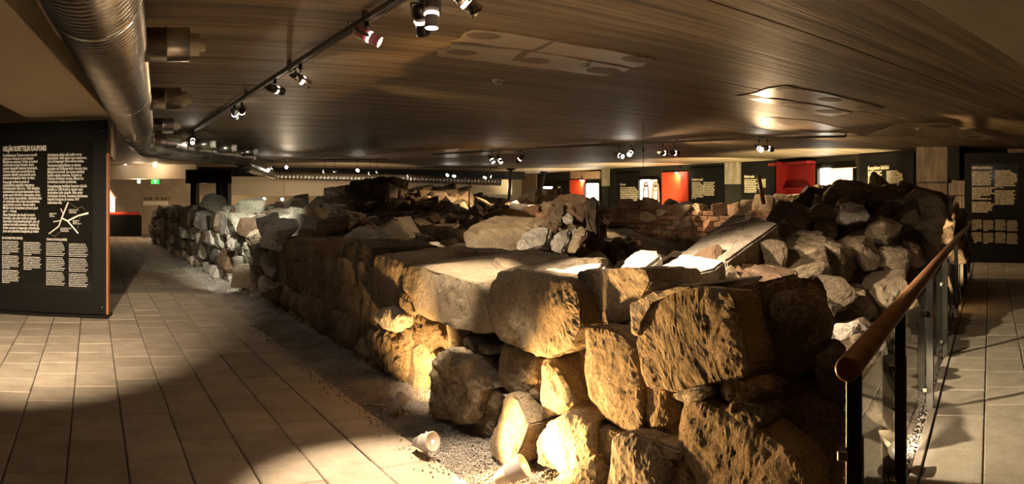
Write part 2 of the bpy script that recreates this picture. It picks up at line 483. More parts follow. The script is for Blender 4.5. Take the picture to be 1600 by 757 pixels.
def flat_patch(name, poly, z, th, m, parent):
    bm = bmesh.new()
    v = [bm.verts.new((p.x, p.y, z)) for p in poly]
    f = bm.faces.new(v); r = bmesh.ops.extrude_face_region(bm, geom=[f])
    bmesh.ops.translate(bm, vec=(0, 0, -th), verts=[g for g in r['geom'] if isinstance(g, bmesh.types.BMVert)])
    return obj(name, mesh_from(bm, name), m, parent)
def wob(poly, k=3, amp=0.03, seed=0):
    rr = random.Random(seed); out = []
    for p, q in zip(poly, poly[1:] + poly[:1]):
        for i in range(k):
            t = i / k; s = p.lerp(q, t)
            out.append(s + Vector((rr.uniform(-amp, amp), rr.uniform(-amp, amp) * .4, 0)) if i else s)
    return out
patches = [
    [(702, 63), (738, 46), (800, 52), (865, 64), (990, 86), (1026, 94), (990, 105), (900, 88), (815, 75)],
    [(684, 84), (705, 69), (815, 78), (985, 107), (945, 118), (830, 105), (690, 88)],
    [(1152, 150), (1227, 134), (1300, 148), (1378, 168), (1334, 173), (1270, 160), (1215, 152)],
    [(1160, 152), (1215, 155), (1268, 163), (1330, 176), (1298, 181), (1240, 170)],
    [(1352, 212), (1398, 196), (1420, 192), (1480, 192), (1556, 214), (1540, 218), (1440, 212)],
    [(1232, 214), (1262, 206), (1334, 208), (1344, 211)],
    [(575, 243), (625, 238), (700, 233), (790, 233), (812, 239), (700, 246), (600, 247)],  # pale area of the ceiling, drawn in the patch tone
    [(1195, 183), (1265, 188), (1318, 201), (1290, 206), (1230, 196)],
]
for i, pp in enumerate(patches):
    flat_patch('pale_patch', wob([PC(*p) for p in pp], 3, 0.05, i), CEIL + 0.001, 0.006, M['plaster'], ceil)
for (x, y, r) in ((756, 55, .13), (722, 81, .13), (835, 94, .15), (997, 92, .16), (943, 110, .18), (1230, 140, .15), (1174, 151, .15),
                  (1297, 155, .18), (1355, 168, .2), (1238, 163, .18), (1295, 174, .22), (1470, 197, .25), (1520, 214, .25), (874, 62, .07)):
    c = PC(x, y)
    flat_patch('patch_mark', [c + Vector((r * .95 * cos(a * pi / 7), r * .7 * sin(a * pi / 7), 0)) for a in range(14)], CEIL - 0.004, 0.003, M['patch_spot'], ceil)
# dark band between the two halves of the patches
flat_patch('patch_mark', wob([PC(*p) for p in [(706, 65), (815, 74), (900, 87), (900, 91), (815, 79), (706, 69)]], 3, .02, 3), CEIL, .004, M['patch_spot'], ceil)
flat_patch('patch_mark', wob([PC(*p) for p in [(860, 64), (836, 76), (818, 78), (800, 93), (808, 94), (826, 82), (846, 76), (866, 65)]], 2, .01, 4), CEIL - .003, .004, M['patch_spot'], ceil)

# ---- bulkhead over the information board, and a short stub under its far end
bk = empty('beam_bulkhead', (0, 0, 0), kind='structure')
a6 = math.atan2(0.128, 1.0)
box('beam', (-0.33 + 0.128 * (3.3 - 8), 3.3, 2.375), (0.98, 10.9, 0.17), M['beige'], bk, rz=-a6, bev=0.006)
box('pillar', (-0.06, 8.78, 2.05), (0.66, 0.3, .48), M['beige'], bk, rz=-a6, bev=0.006)  # short stub hanging below the beam, not a standing pillar

# ---- outer walls
def seg_box(name, a, b, z0, z1, th, m, parent=None, bev=0.0, off=0.0):
    """upright slab from plan point a to b; th measured away from the viewer, off moves it towards the viewer"""
    a = Vector(a).xy; b = Vector(b).xy; d = b - a; n = Vector((-d.y, d.x)).normalized()
    if n.dot((a + b) / 2) < 0: n = -n
    c = (a + b) / 2 + n * (th / 2 - off)
    return box(name, (c.x, c.y, (z0 + z1) / 2), (d.length, th, z1 - z0), m, parent, rz=math.atan2(d.y, d.x), bev=bev)

for nm, a, b, m in (('wall_left', (-4, -3), (-4, 28), 'darkwall'), ('wall_back', (-4, -2.9), (17, -2.9), 'darkwall'),
                    ('wall_side', (16.4, -2.9), (15.2, 6.9), 'board_concrete'), ('wall_far', (-4, 28.2), (20.5, 28.2), 'far_wall')):
    tag(seg_box(nm, a, b, -0.1, CEIL + .1, 0.2, M[m]), kind='structure')
WP = [Vector((14.75, 6.6)), Vector((17.1, 12.6)), Vector((17.7, 20.5)), Vector((19.3, 29.6))]
wr = empty('wall_right', (0, 0, 0), kind='structure')
for a, b in zip(WP, WP[1:]):
    seg_box('wall_panel', a, b, -0.1, CEIL, 0.25, M['darkwall'], wr)
def wd(x):
    """distance of the exhibition wall along the ray of photo column x"""
    r = Vector((sin(az(x)), cos(az(x))))
    for a, b in zip(WP, WP[1:]):
        e = b - a; den = r.x * e.y - r.y * e.x
        t = (a.x * e.y - a.y * e.x) / den; s = (a.x * r.y - a.y * r.x) / den
        if -1e-6 <= s <= 1.0001 and t > 0: return t
    return 15.9
def on_wall(name, x0, x1, y0, y1, m, parent, off=0.03, th=0.03, push=0.0):
    """slab on the exhibition wall spanning photo columns x0..x1, rows y0..y1"""
    d0, d1 = wd(x0) - push, wd(x1) - push; dm = (d0 + d1) / 2
    z1, z0 = EYE + (YH - y0) * dm / F, EYE + (YH - y1) * dm / F
    return seg_box(name, plan(x0, d0), plan(x1, d1), z0, z1, th, m, parent, off=off)
# far end: dropped beam over the passage, hung beige wall with a lit recess below it
fe = empty('beam_passage', (0, 0, 0), kind='structure')
seg_box('beam', plan(100, 24.5), plan(306, 23.4), 1.985, 2.45, 0.4, M['beige'], fe)
seg_box('beam', plan(306, 25.5), plan(505, 26.5), 1.44, 2.12, 0.3, M['beige'], fe)
seg_box('wall_strip', plan(444, 26.1), plan(444.9, 26.1), 1.44, 2.12, 0.05, M['concrete'], fe, off=.02)
seg_box('beam', plan(505, 26.8), plan(800, 29), 1.5, 2.1, 0.3, M['beige'], fe)
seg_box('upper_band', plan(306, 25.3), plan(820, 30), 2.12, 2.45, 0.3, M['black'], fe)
# ================================================================== THE RUIN
def refine(bm, target, limit=5500):
    for _ in range(9):
        bmesh.ops.triangulate(bm, faces=[f for f in bm.faces if len(f.verts) > 3])
        es = [e for e in bm.edges if e.calc_length() > target]
        if not es or len(bm.verts) > limit: break
        bmesh.ops.subdivide_edges(bm, edges=es, cuts=1, use_grid_fill=False)
    bmesh.ops.triangulate(bm, faces=[f for f in bm.faces if len(f.verts) > 3])

def rough_up(bm, amp, freq, seed, octv=5):
    bmesh.ops.recalc_face_normals(bm, faces=bm.faces[:])
    bm.normal_update()
    o = Vector((seed * 3.7, seed * 1.3, seed * 7.1))
    for v in bm.verts:
        p = v.co * freq + o
        h = noise.fractal(p, 0.55, 2.1, octv) + 0.5 * (0.35 - abs(noise.noise(p * 2.3)))
        v.co += v.normal * (h * amp)

def template(seed, target, flat=0.0, npts=15):
    rr = random.Random(seed); bm = bmesh.new()
    for _ in range(npts):
        v = Vector((rr.gauss(0, 1), rr.gauss(0, 1), rr.gauss(0, 1))).normalized()
        v = Vector([math.copysign(abs(c) ** 0.55, c) for c in v])
        v *= rr.uniform(0.82, 1.0) / max(abs(c) for c in v) ** 0.75
        bm.verts.new(v)
    bmesh.ops.convex_hull(bm, input=bm.verts[:])
    bmesh.ops.delete(bm, geom=[v for v in bm.verts if not v.link_faces], context='VERTS')
    if target < 0.9:
        bmesh.ops.bevel(bm, geom=bm.edges[:], offset=0.045, segments=1, affect='EDGES', clamp_overlap=True)
        refine(bm, target)
        bmesh.ops.smooth_vert(bm, verts=bm.verts[:], factor=0.12, use_axis_x=True, use_axis_y=True, use_axis_z=True)
        rough_up(bm, 0.085, 1.5, seed)
    return mesh_from(bm, 'stone', False)
T_FAR = [template(i, 1.0, npts=16) for i in range(10)]
T_MID = [template(20 + i, 0.34) for i in range(12)]
T_NEAR = [template(50 + i, 0.13) for i in range(10)]
TM = {}
def tmesh(lod, m):
    """template meshes with the material bound, shared"""
    k = (lod, m)
    if k not in TM:
        TM[k] = []
        for t in {'far': T_FAR, 'mid': T_MID, 'near': T_NEAR}[lod]:
            c = t.copy(); c.materials.append(M[m]); TM[k].append(c)
    return TM[k]
rs = random.Random(21)
def stone(parent, c, size, lod, m, rz=0.0, tilt=0.2, name='stone', spin=True):
    o = obj(name, rs.choice(tmesh(lod, m)), None, parent)
    o.location = Vector(c) - (parent.location if parent else Vector((0, 0, 0)))
    o.rotation_mode = 'XYZ'
    o.rotation_euler = (rs.uniform(-tilt, tilt) + (pi if spin and rs.random() < .5 else 0), rs.uniform(-tilt, tilt), rz + rs.uniform(-tilt, tilt) + (pi if rs.random() < .5 else 0))
    o.scale = (size[0] / 2, size[1] / 2, size[2] / 2)
    return o

def inside(poly, y, z):
    r = False; n = len(poly); j = n - 1
    for i in range(n):
        if (poly[i][1] > z) != (poly[j][1] > z) and y < (poly[j][0] - poly[i][0]) * (z - poly[i][1]) / (poly[j][1] - poly[i][1]) + poly[i][0]: r = not r
        j = i
    return r
def edge_dist(poly, y, z):
    best = 9
    for (a, b), (c, d) in zip(poly, poly[1:] + poly[:1]):
        ex, ez = c - a, d - b; L = ex * ex + ez * ez + 1e-12
        t = max(0, min(1, ((y - a) * ex + (z - b) * ez) / L))
        best = min(best, math.hypot(y - a - ex * t, z - b - ez * t))
    return best

def traced(parent, px, Xf, depth, m, back=(0, 0), bulge=0.05, amp=0.018, freq=5.0, target=0.035, seed=1, bev=0.008, name='stone', lean=0.0, grow=0.014):
    """dressed block whose front outline was read off the photo on the wall plane X=Xf"""
    pts = [PX(x, y, Xf) for x, y in px]
    pc = sum(pts, Vector()) / len(pts)
    pts = [p + (p - pc).normalized() * grow for p in pts]
    poly = [(p.y, p.z) for p in pts]
    zc = sum(p.z for p in pts) / len(pts)
    bm = bmesh.new()
    fr = [bm.verts.new((Xf + lean * (p.z - zc), p.y, p.z)) for p in pts]
    cy = sum(p.y for p in pts) / len(pts)
    bk_ = [bm.verts.new((Xf + depth, cy + (p.y - cy) * 0.93 + back[0], zc + (p.z - zc) * 0.95 + back[1])) for p in pts]
    bm.faces.new(fr); bm.faces.new(bk_[::-1])
    n = len(pts)
    for i in range(n): bm.faces.new((fr[i], bk_[i], bk_[(i + 1) % n], fr[(i + 1) % n]))
    bmesh.ops.bevel(bm, geom=bm.edges[:], offset=bev, segments=2, affect='EDGES', clamp_overlap=True)
    refine(bm, target)
    for v in bm.verts:
        if v.co.x < Xf + 0.05 + abs(lean) * .3 and inside(poly, v.co.y, v.co.z):
            t = edge_dist(poly, v.co.y, v.co.z)
            v.co.x -= bulge * .6 * (1 - math.exp(-t / 0.03))
    rough_up(bm, amp, freq, seed, 6)
    me = mesh_from(bm, name)
    o = obj(name, me, M[m], parent)
    if parent: o.location = -parent.location
    return o

def hull_stone(pts, m, parent=None, name='boulder', amp=0.02, freq=3.5, target=0.06, seed=1, bev=0.025):
    """block from its corner points in space"""
    pts = [Vector(p) for p in pts]; c = sum(pts, Vector()) / len(pts)
    bm = bmesh.new()
    for p in pts: bm.verts.new(p - c)
    bmesh.ops.convex_hull(bm, input=bm.verts[:])
    bmesh.ops.delete(bm, geom=[v for v in bm.verts if not v.link_faces], context='VERTS')
    bmesh.ops.dissolve_limit(bm, angle_limit=radians(8), verts=bm.verts[:], edges=bm.edges[:])
    bmesh.ops.bevel(bm, geom=bm.edges[:], offset=bev, segments=2, affect='EDGES', clamp_overlap=True)
    refine(bm, target, 5000)
    rough_up(bm, amp, freq, seed, 6)
    o = obj(name, mesh_from(bm, name), M[m], parent)
    o.location = c - (parent.location if parent else Vector((0, 0, 0)))
    return o
def slab(top, thick, m, parent=None, **k):
    """top = corners (x, y, d) in the photo; the block goes down by thick along the top's normal"""
    t = [P(*q) for q in top]; c = sum(t, Vector()) / len(t)
    n = Vector((0, 0, 0))
    for i in range(len(t)): n += (t[i] - c).cross(t[(i + 1) % len(t)] - c)
    n.normalize()
    if n.z < 0: n = -n
    return hull_stone(t + [c + (p - c) * 0.96 - n * thick for p in t], m, parent, **k)

# ---- near wall of big blocks ------------------------------------------------
W1 = empty('stone_wall', (2.6, 4.0, 0), label='near ruin wall of huge split granite blocks beside the gravel strip', cat='stone wall')
B = [  # outline px, Xf, depth, material, options
 ([(629,418),(645,417),(663,418),(703,431),(744,442),(753,458),(762,478),(771,518),(750,521),(711,513),(671,499),(649,489),(643,463),(630,455)], 2.10, .95, 'stone_slab', dict(back=(.12,.085), bulge=.006, amp=.009, bev=.008, grow=.0, target=.024)),
 ([(586,400),(603,399),(625,408),(628,418),(628,455),(623,480),(600,478),(584,466),(582,429)], 2.16, .7, 'stone', dict(back=(.05,.06), bulge=.012, amp=.012, grow=.002)),
 ([(595,487),(604,483),(614,484),(628,494),(629,507),(622,516),(603,513),(594,500)], 2.1, .25, 'stone_pale', dict(bulge=.08)),
 ([(626,460),(638,463),(644,478),(647,488),(640,491),(630,483),(625,475)], 2.12, .2, 'stone', dict(bulge=.02, bev=.01)),
 ([(578,522),(600,517),(622,520),(641,518),(641,540),(633,580),(627,605),(624,622),(600,618),(572,600),(556,575),(560,540)], 2.16, .4, 'stone', dict(bulge=.05, amp=.03, freq=9)),
 ([(697,549),(703,552),(728,567),(738,583),(752,607),(742,640),(735,656),(715,657),(672,655),(670,639),(675,587),(680,567)], 2.02, .42, 'stone_slab', dict(bulge=.03, amp=.026, freq=8)),
 ([(722,648),(737,642),(751,609),(765,602),(783,622),(771,662),(763,699),(745,692),(728,672)], 2.1, .35, 'stone', dict(bulge=.03, amp=.03, freq=9)),
 ([(768,443),(781,426),(805,424),(833,427),(875,436),(892,441),(902,455),(908,482),(908,510),(895,540),(880,548),(859,558),(838,555),(812,545),(784,532),(772,517),(764,481)], 2.05, .36, 'stone', dict(back=(.02,-.03), bulge=.025, amp=.01, freq=8, grow=.004, target=.02)),
 ([(901,453),(905,426),(925,421),(944,428),(965,422),(1000,418),(1018,420),(1022,440),(1003,462),(988,480),(985,493),(970,499),(950,508),(925,506),(908,500)], 2.14, .36, 'stone_smooth', dict(back=(.03,-.02), bulge=.01, lean=-.25, amp=.012, grow=.003)),
 ([(987,475),(1020,462),(1063,449),(1071,451),(1018,476),(1002,499),(1000,523),(989,519)], 2.0, .5, 'stone_smooth', dict(bulge=.01, bev=.008, amp=.008)),
 ([(1002,499),(1018,477),(1059,454),(1079,449),(1103,452),(1137,453),(1147,470),(1151,509),(1163,533),(1169,572),(1160,590),(1126,591),(1105,605),(1065,611),(1049,608),(1014,605),(1003,585),(995,535)], 2.02, .42, 'stone', dict(bulge=.02, bev=.009, amp=.007, freq=9, back=(.02,-.05), target=.018, grow=.006)),
 ([(1140,455),(1157,472),(1180,457),(1194,478),(1200,515),(1199,572),(1172,582),(1167,540),(1154,509),(1148,470)], 2.2, .45, 'stone_dark', dict(bulge=.02, back=(0,.03))),
 ([(917,518),(930,514),(949,517),(974,529),(992,544),(993,579),(997,609),(1004,639),(1002,679),(989,674),(969,664),(944,649),(921,619),(915,569)], 2.06, .45, 'stone', dict(bulge=.02, bev=.009, amp=.007, freq=9, target=.02)),
 ([(1007,614),(1024,610),(1040,613),(1048,694),(1030,689),(1014,679)], 2.08, .4, 'stone', dict(bulge=.02, amp=.012)),
 ([(1072,632),(1088,628),(1104,630),(1139,654),(1186,671),(1218,698),(1238,713),(1256,740),(1264,805),(1120,805),(1075,722),(1063,690),(1065,655)], 2.0, .55, 'stone', dict(bulge=.02, bev=.009, amp=.007, freq=9, target=.02)),
 ([(1052,619),(1089,609),(1099,617),(1091,624),(1077,629)], 1.97, .3, 'stone_pale', dict(bulge=.01, bev=.008, amp=.008)),
 ([(1131,605),(1146,597),(1165,600),(1182,605),(1180,627),(1152,631),(1132,625)], 2.04, .35, 'stone', dict(bulge=.03, amp=.03, freq=10)),
 ([(1137,640),(1150,633),(1172,640),(1188,655),(1183,666),(1160,657),(1140,648)], 2.0, .3, 'stone', dict(bulge=.03, amp=.02, freq=10)),
 ([(1188,664),(1198,644),(1238,637),(1275,614),(1299,627),(1317,647),(1322,674),(1326,805),(1255,805),(1252,735),(1222,700)], 2.17, .3, 'stone_dark', dict(bulge=.05, amp=.018, back=(.2,0))),
 ([(783,620),(799,629),(821,666),(815,694),(806,720),(793,724),(772,702),(770,686)], 1.98, .35, 'stone', dict(bulge=.01, amp=.012, freq=7, lean=.2)),
 ([(786,619),(812,638),(838,660),(832,669),(822,665),(801,630)], 2.08, .3, 'stone_smooth', dict(bulge=.01, bev=.008, amp=.006)),
 ([(783,540),(812,549),(838,560),(842,595),(836,607),(823,624),(815,620),(780,599)], 2.12, .4, 'stone', dict(bulge=.05, amp=.014)),
 ([(829,608),(838,604),(844,614),(842,626),(832,628),(827,620)], 2.12, .2, 'stone', dict(bulge=.05, bev=.008, amp=.006)),
 ([(852,565),(865,568),(879,587),(887,607),(897,631),(876,650),(849,650),(845,620)], 2.09, .35, 'stone', dict(bulge=.05, amp=.016)),
 ([(884,564),(912,565),(921,582),(917,622),(926,652),(900,651),(889,610)], 2.22, .3, 'stone_smooth', dict(bulge=.03, amp=.008)),
 ([(840,690),(860,664),(888,648),(905,655),(925,664),(928,710),(907,725),(880,739),(860,730),(842,722)], 2.02, .4, 'stone', dict(bulge=.03, amp=.012, freq=8, target=.019)),
 ([(880,742),(907,728),(928,714),(931,742),(932,805),(878,805),(850,760)], 1.98, .4, 'stone', dict(bulge=.03)),
 ([(930,675),(943,668),(966,676),(960,694),(952,726),(939,737),(929,727)], 2.04, .35, 'stone_dark', dict(bulge=.03, amp=.01)),
 ([(963,686),(990,684),(1018,692),(1046,732),(1032,757),(1012,800),(950,800),(952,740)], 1.97, .45, 'stone_smooth', dict(bulge=.05, amp=.012, freq=6)),
 ([(1016,690),(1030,694),(1062,706),(1057,719),(1032,721)], 1.98, .3, 'stone_smooth', dict(bulge=.02, bev=.01, amp=.008)),
 ([(1047,734),(1062,722),(1074,728),(1116,800),(1040,800)], 2.02, .35, 'stone', dict(bulge=.03)),
 ([(552,508),(575,484),(592,490),(600,514),(578,520),(560,538)], 2.2, .3, 'stone_dark', dict(bulge=.04)),
 ([(650,494),(672,503),(690,512),(690,530),(672,545),(652,535),(643,515)], 2.2, .25, 'stone_dark', dict(bulge=.04, amp=.03, freq=9)),
 ([(652,548),(668,545),(678,560),(674,584),(662,580),(652,565)], 2.22, .25, 'stone', dict(bulge=.03, amp=.02, freq=9)),
 ([(700,528),(720,521),(727,532),(744,549),(734,556),(712,546)], 2.2, .2, 'stone', dict(bulge=.02, bev=.01, amp=.012)),
 ([(724,532),(731,530),(742,549),(728,545)], 2.16, .12, 'stone_pale', dict(bulge=.01, bev=.006, amp=.004)),
 ([(748,541),(760,546),(764,554),(752,552)], 2.16, .12, 'stone_pale', dict(bulge=.01, bev=.006, amp=.004)),
 ([(745,520),(766,526),(778,545),(780,570),(777,594),(758,592),(748,560)], 2.26, .3, 'stone_dark', dict(bulge=.03, amp=.03, freq=8)),
 ([(744,596),(770,598),(779,602),(770,607),(748,601)], 2.1, .2, 'stone_pale', dict(bulge=.005, bev=.006, amp=.005)),
 ([(912,500),(950,510),(984,498),(988,524),(975,524),(950,513),(930,512)], 2.2, .25, 'stone', dict(bulge=.02, amp=.02, freq=9)),
 ([(1200,510),(1212,470),(1240,462),(1268,484),(1280,530),(1276,572),(1242,592),(1212,584)], 2.22, .35, 'stone_dark', dict(bulge=.05, amp=.018, back=(.15,0))),
 ([(1172,584),(1200,576),(1214,590),(1240,596),(1272,590),(1276,610),(1240,634),(1198,642),(1185,628)], 2.24, .3, 'stone_dark', dict(bulge=.03, back=(.12,0))),
 ([(1276,560),(1300,545),(1325,560),(1330,600),(1322,640),(1300,624),(1280,606)], 2.18, .2, 'stone_dark', dict(bulge=.05, back=(.15,0))),
]
for i, (px, Xf, dep, m, kw) in enumerate(B):
    kw = dict(kw); kw.setdefault('target', .027)
    traced(W1, px, Xf, dep, m, seed=i + 1, **kw)
# mortar and rubble core
def core(name, path, z_of, width, parent, m='mortar', step=0.12, amp=0.05, nrm=1, pull=None):
    """rough core running along plan path, top at z_of(s), width measured away from the viewer"""
    bm = bmesh.new(); rows = []
    s = 0.0; pts = []
    for a, b in zip(path, path[1:]):
        a, b = Vector(a), Vector(b); L = (b - a).length; n = max(1, int(L / step))
        for i in range(n): pts.append((a.lerp(b, i / n), (b - a).normalized(), s + L * i / n))
        s += L
    pts.append((Vector(path[-1]), (Vector(path[-1]) - Vector(path[-2])).normalized(), s))
    for p, d, s in pts:
        n = Vector((-d.y, d.x)) * nrm; zt = z_of(s); row = []
        nz_ = 14; nw = 8
        prof = [(0, zt * k / nz_) for k in range(nz_)] + [(width * k / nw, zt) for k in range(nw + 1)] + [(width, 0)]
        for wv, z in prof:
            q = Vector((p.x + n.x * wv, p.y + n.y * wv, z))
            h = noise.fractal(q * 4.0, .8, 2.1, 5) * amp
            q.x -= n.x * h * .8; q.y -= n.y * h * .8; q.z += h * (1 if z > 0 else 0)
            if pull and wv == 0: q.x += pull(q)
            row.append(bm.verts.new(q))
        rows.append(row)
    for A, C in zip(rows, rows[1:]):
        for k in range(len(A) - 1): bm.faces.new((A[k], A[k + 1], C[k + 1], C[k]))
    bm.faces.new(rows[0]); bm.faces.new(rows[-1])
    o = obj(name, mesh_from(bm, name), M[m], parent)
    if parent: o.location = -parent.location
    return o
def recess(q): return .3 * math.exp(-((q.y - 4.3) / .17) ** 4) * (q.z < .6) + .12 * math.exp(-((q.y - 3.62) / .2) ** 4) * (.3 < q.z < .62)
core('mortar', [(2.26, 9.6), (2.17, 6.0), (2.17, 2.1), (2.28, 1.85)], lambda s: .80 if s < 6.9 else .5, 0.75, W1, nrm=1, amp=.045, step=.06, pull=recess)

# wall tops lying behind the front blocks
TOPS = [
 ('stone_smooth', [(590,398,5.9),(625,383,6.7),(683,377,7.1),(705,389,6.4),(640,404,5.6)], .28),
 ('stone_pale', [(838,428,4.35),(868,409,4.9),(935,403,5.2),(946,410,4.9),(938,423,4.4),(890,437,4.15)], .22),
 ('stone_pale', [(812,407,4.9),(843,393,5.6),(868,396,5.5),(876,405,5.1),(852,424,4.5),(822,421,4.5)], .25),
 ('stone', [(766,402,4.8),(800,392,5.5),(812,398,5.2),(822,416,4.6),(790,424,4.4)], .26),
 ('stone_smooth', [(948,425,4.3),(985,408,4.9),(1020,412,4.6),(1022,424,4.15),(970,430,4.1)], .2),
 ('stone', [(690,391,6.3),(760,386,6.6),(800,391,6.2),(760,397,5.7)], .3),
]
for i, (m, top, th) in enumerate(TOPS):
    slab(top, th, m, W1, name='stone', seed=80 + i, amp=.014, target=.05)
# loose blocks lying on the wall
def loose(o, label): return tag(o, label, 'boulder')
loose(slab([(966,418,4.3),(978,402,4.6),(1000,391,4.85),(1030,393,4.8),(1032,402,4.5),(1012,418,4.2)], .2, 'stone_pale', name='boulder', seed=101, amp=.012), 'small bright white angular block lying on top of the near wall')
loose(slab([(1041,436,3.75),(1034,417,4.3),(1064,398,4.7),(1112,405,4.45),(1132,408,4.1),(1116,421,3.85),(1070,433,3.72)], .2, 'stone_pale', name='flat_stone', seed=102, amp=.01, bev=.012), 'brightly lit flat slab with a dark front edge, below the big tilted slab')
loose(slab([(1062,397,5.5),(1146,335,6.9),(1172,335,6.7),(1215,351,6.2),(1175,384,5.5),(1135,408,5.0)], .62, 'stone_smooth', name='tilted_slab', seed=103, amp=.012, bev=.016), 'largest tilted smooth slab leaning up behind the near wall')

# ---- far stretch of the same wall -------------------------------------------
def fill_face(parent, a, b, zb, zt, smin, smax, thick, lod, mats, nside, seed, inset=0.0, jit=0.03, wk=(0.9, 1.9), capw=0.0):
    """courses of irregular stones on the face a-b; nside=+1 puts the body on the left of a->b"""
    global rs
    rs = random.Random(seed)
    a, b = Vector(a), Vector(b); d = (b - a).normalized(); L = (b - a).length
    n = Vector((-d.y, d.x)) * nside; rz = math.atan2(d.y, d.x)
    z = zb; cnt = 0
    zmax = max(zt(L * k / 30) for k in range(31))
    while z < zmax:
        h = rs.uniform(smin, smax); s = -rs.uniform(0, smax)
        while s < L:
            w_ = h * rs.uniform(*wk); m_ = s + w_ / 2
            if 0 <= m_ <= L and z + h * .6 < zt(m_):
                hh = h * rs.uniform(.92, 1.15)
                p = a + d * m_ + n * (inset + thick * .5 + rs.uniform(-jit, jit))
                stone(parent, (p.x, p.y, z + h / 2 + rs.uniform(-.02, .02)), (w_ * 1.22, thick * rs.uniform(1.0, 1.25), hh * 1.22), lod, rs.choice(mats), rz, .1); cnt += 1
            s += w_
        z += h
    if capw:
        s = 0.0
        while s < L:
            w_ = rs.uniform(smin, smax) * rs.uniform(1.0, 1.7); t = thick
            while t < capw:
                wt = rs.uniform(smin, smax) * 1.3
                p = a + d * (s + w_ / 2) + n * (t + wt / 2)
                hh = rs.uniform(smin, smax) * .9
                stone(parent, (p.x, p.y, zt(min(L, s)) - hh * .3 + rs.uniform(-.05, .05)), (w_ * 1.15, wt * 1.15, hh), lod, rs.choice(mats), rz, .18); cnt += 1
                t += wt
            s += w_
    return cnt
def lerp_tab(tab):
    return lambda s: float(np.interp(s, [t[0] for t in tab], [t[1] for t in tab]))

# top course of squared blocks, dark, between the big blocks and the pale corner
for px, m in (([(540,381),(560,379),(582,388),(582,425),(570,440),(545,430),(537,405)], 'stone_dark'),
          ([(494,379),(515,377),(538,381),(536,405),(520,410),(494,404)], 'stone_dark'),
          ([(447,372),(470,376),(493,379),(492,404),(470,408),(446,402)], 'stone_dark'),
          ([(497,408),(535,408),(545,434),(536,462),(505,458),(494,430)], 'stone_dark'),
          ([(448,406),(492,408),(492,432),(500,462),(470,460),(447,440)], 'stone_dark'),
          ([(540,436),(570,444),(580,432),(583,466),(575,482),(548,500),(535,468)], 'stone_dark'),
          ([(445,446),(470,464),(500,464),(508,490),(490,505),(465,492),(440,470)], 'stone'),
          ([(505,462),(534,466),(546,502),(535,525),(510,510)], 'stone'),
          ([(490,508),(510,512),(534,528),(548,545),(540,566),(510,548),(488,528)], 'stone_dark'),
          ([(455,488),(488,508),(486,526),(470,515),(452,500)], 'stone_dark')):
    traced(W1, px, 2.2, .6, m, seed=300 + px[0][0], bulge=.04, amp=.022, target=.06)
W1b = empty('stone_wall', (2.6, 14, 0), label='long far stretch of ruin wall of greenish grey fieldstones along the paving', cat='stone wall')
zt1 = lerp_tab([(0, .95), (1.2, 1.05), (3.0, 1.12), (6, 1.15), (9, 1.12), (13.5, .98)])
fill_face(W1b, (2.12, 9.5), (1.95, 16), 0, zt1, .16, .36, .3, 'mid', ['stone_green', 'stone_green', 'stone_dark', 'stone_pale'], -1, 31, jit=.07, capw=1.1, wk=(1.3, 2.5))
zt1b = lerp_tab([(0, 1.12), (3, 1.1), (7.2, .95)])
fill_face(W1b, (1.95, 16), (1.85, 23.2), 0, zt1b, .2, .42, .35, 'far', ['stone_dark', 'stone_dark', 'stone_green'], -1, 32, jit=.08, capw=.9, wk=(1.4, 2.6))
fill_face(W1b, (2.15, 9.45), (3.1, 9.35), .1, lambda s: .95, .2, .4, .3, 'mid', ['stone_green', 'stone_pale'], 1, 33)
core('mortar', [(1.97, 23.2), (2.07, 16), (2.24, 9.5)], lambda s: .92 if s < 7 else 1.0, .85, W1b, m='earth', nrm=1, step=.2)
# fallen pale flakes at the foot of the pale corner
rs = random.Random(8)
for x, y, s, m in ((420, 445, .34, 'stone_pale'), (404, 430, .3, 'stone_green'), (428, 418, .36, 'stone_pale'), (400, 462, .24, 'stone_pale'), (412, 400, .4, 'stone_green'), (436, 455, .3, 'stone'),
                (430, 372, .45, 'stone_pale'), (420, 352, .4, 'stone_pale'), (447, 362, .4, 'stone_pale'), (405, 375, .4, 'stone_green'), (395, 408, .3, 'stone_green')):
    p = PX(x, y, 2.2); stone(W1b, p, (s * .8, s * 1.0, s * .7), 'near', m, 0, .5)
loose_rows = [(333, 318, 14.2, .42, 'stone_green', 'rounded pale green boulder on the wall top below the black steel frame'),
    (392, 325, 12.3, .42, 'stone_green', 'broad light green boulder on top of the far wall stretch'),
    (488, 341, 10.2, .34, 'stone', 'brown rounded boulder on the wall top, near the pale corner'),
    (549, 343, 10.0, .36, 'stone', 'reddish boulder with a dark hollow side on the wall top'),
    (468, 338, 10.6, .3, 'stone_green', 'grey green stone next to the brown rounded boulder'),
    (520, 356, 8.8, .34, 'stone_dark', 'dark stone lying behind the squared dark course')]
for x, y, d, s, m, lab in loose_rows:
    loose(stone(None, P(x, y, d), (s * 1.25, s, s * .85), 'near', m, 0, .3, name='boulder'), lab)
loose(slab([(530,383,7.5),(548,358,8.6),(575,351,9),(600,362,8.6),(622,376,7.7),(590,400,6.8)], .3, 'stone_pale', name='flat_stone', seed=111, amp=.04, freq=6), 'pale ridged slab sloping down behind the dark squared course')
loose(hull_stone([P(586,362,8.9), P(618,340,9.4), P(642,372,9.2), P(638,390,8.9), P(600,392,8.6), P(605,352,10), P(640,336,10.4), P(660,368,10.2), P(655,392,10)], 'stone_smooth', name='gable_block', seed=112, amp=.012), 'grey block with a pointed roof-like top in the middle of the ruin')
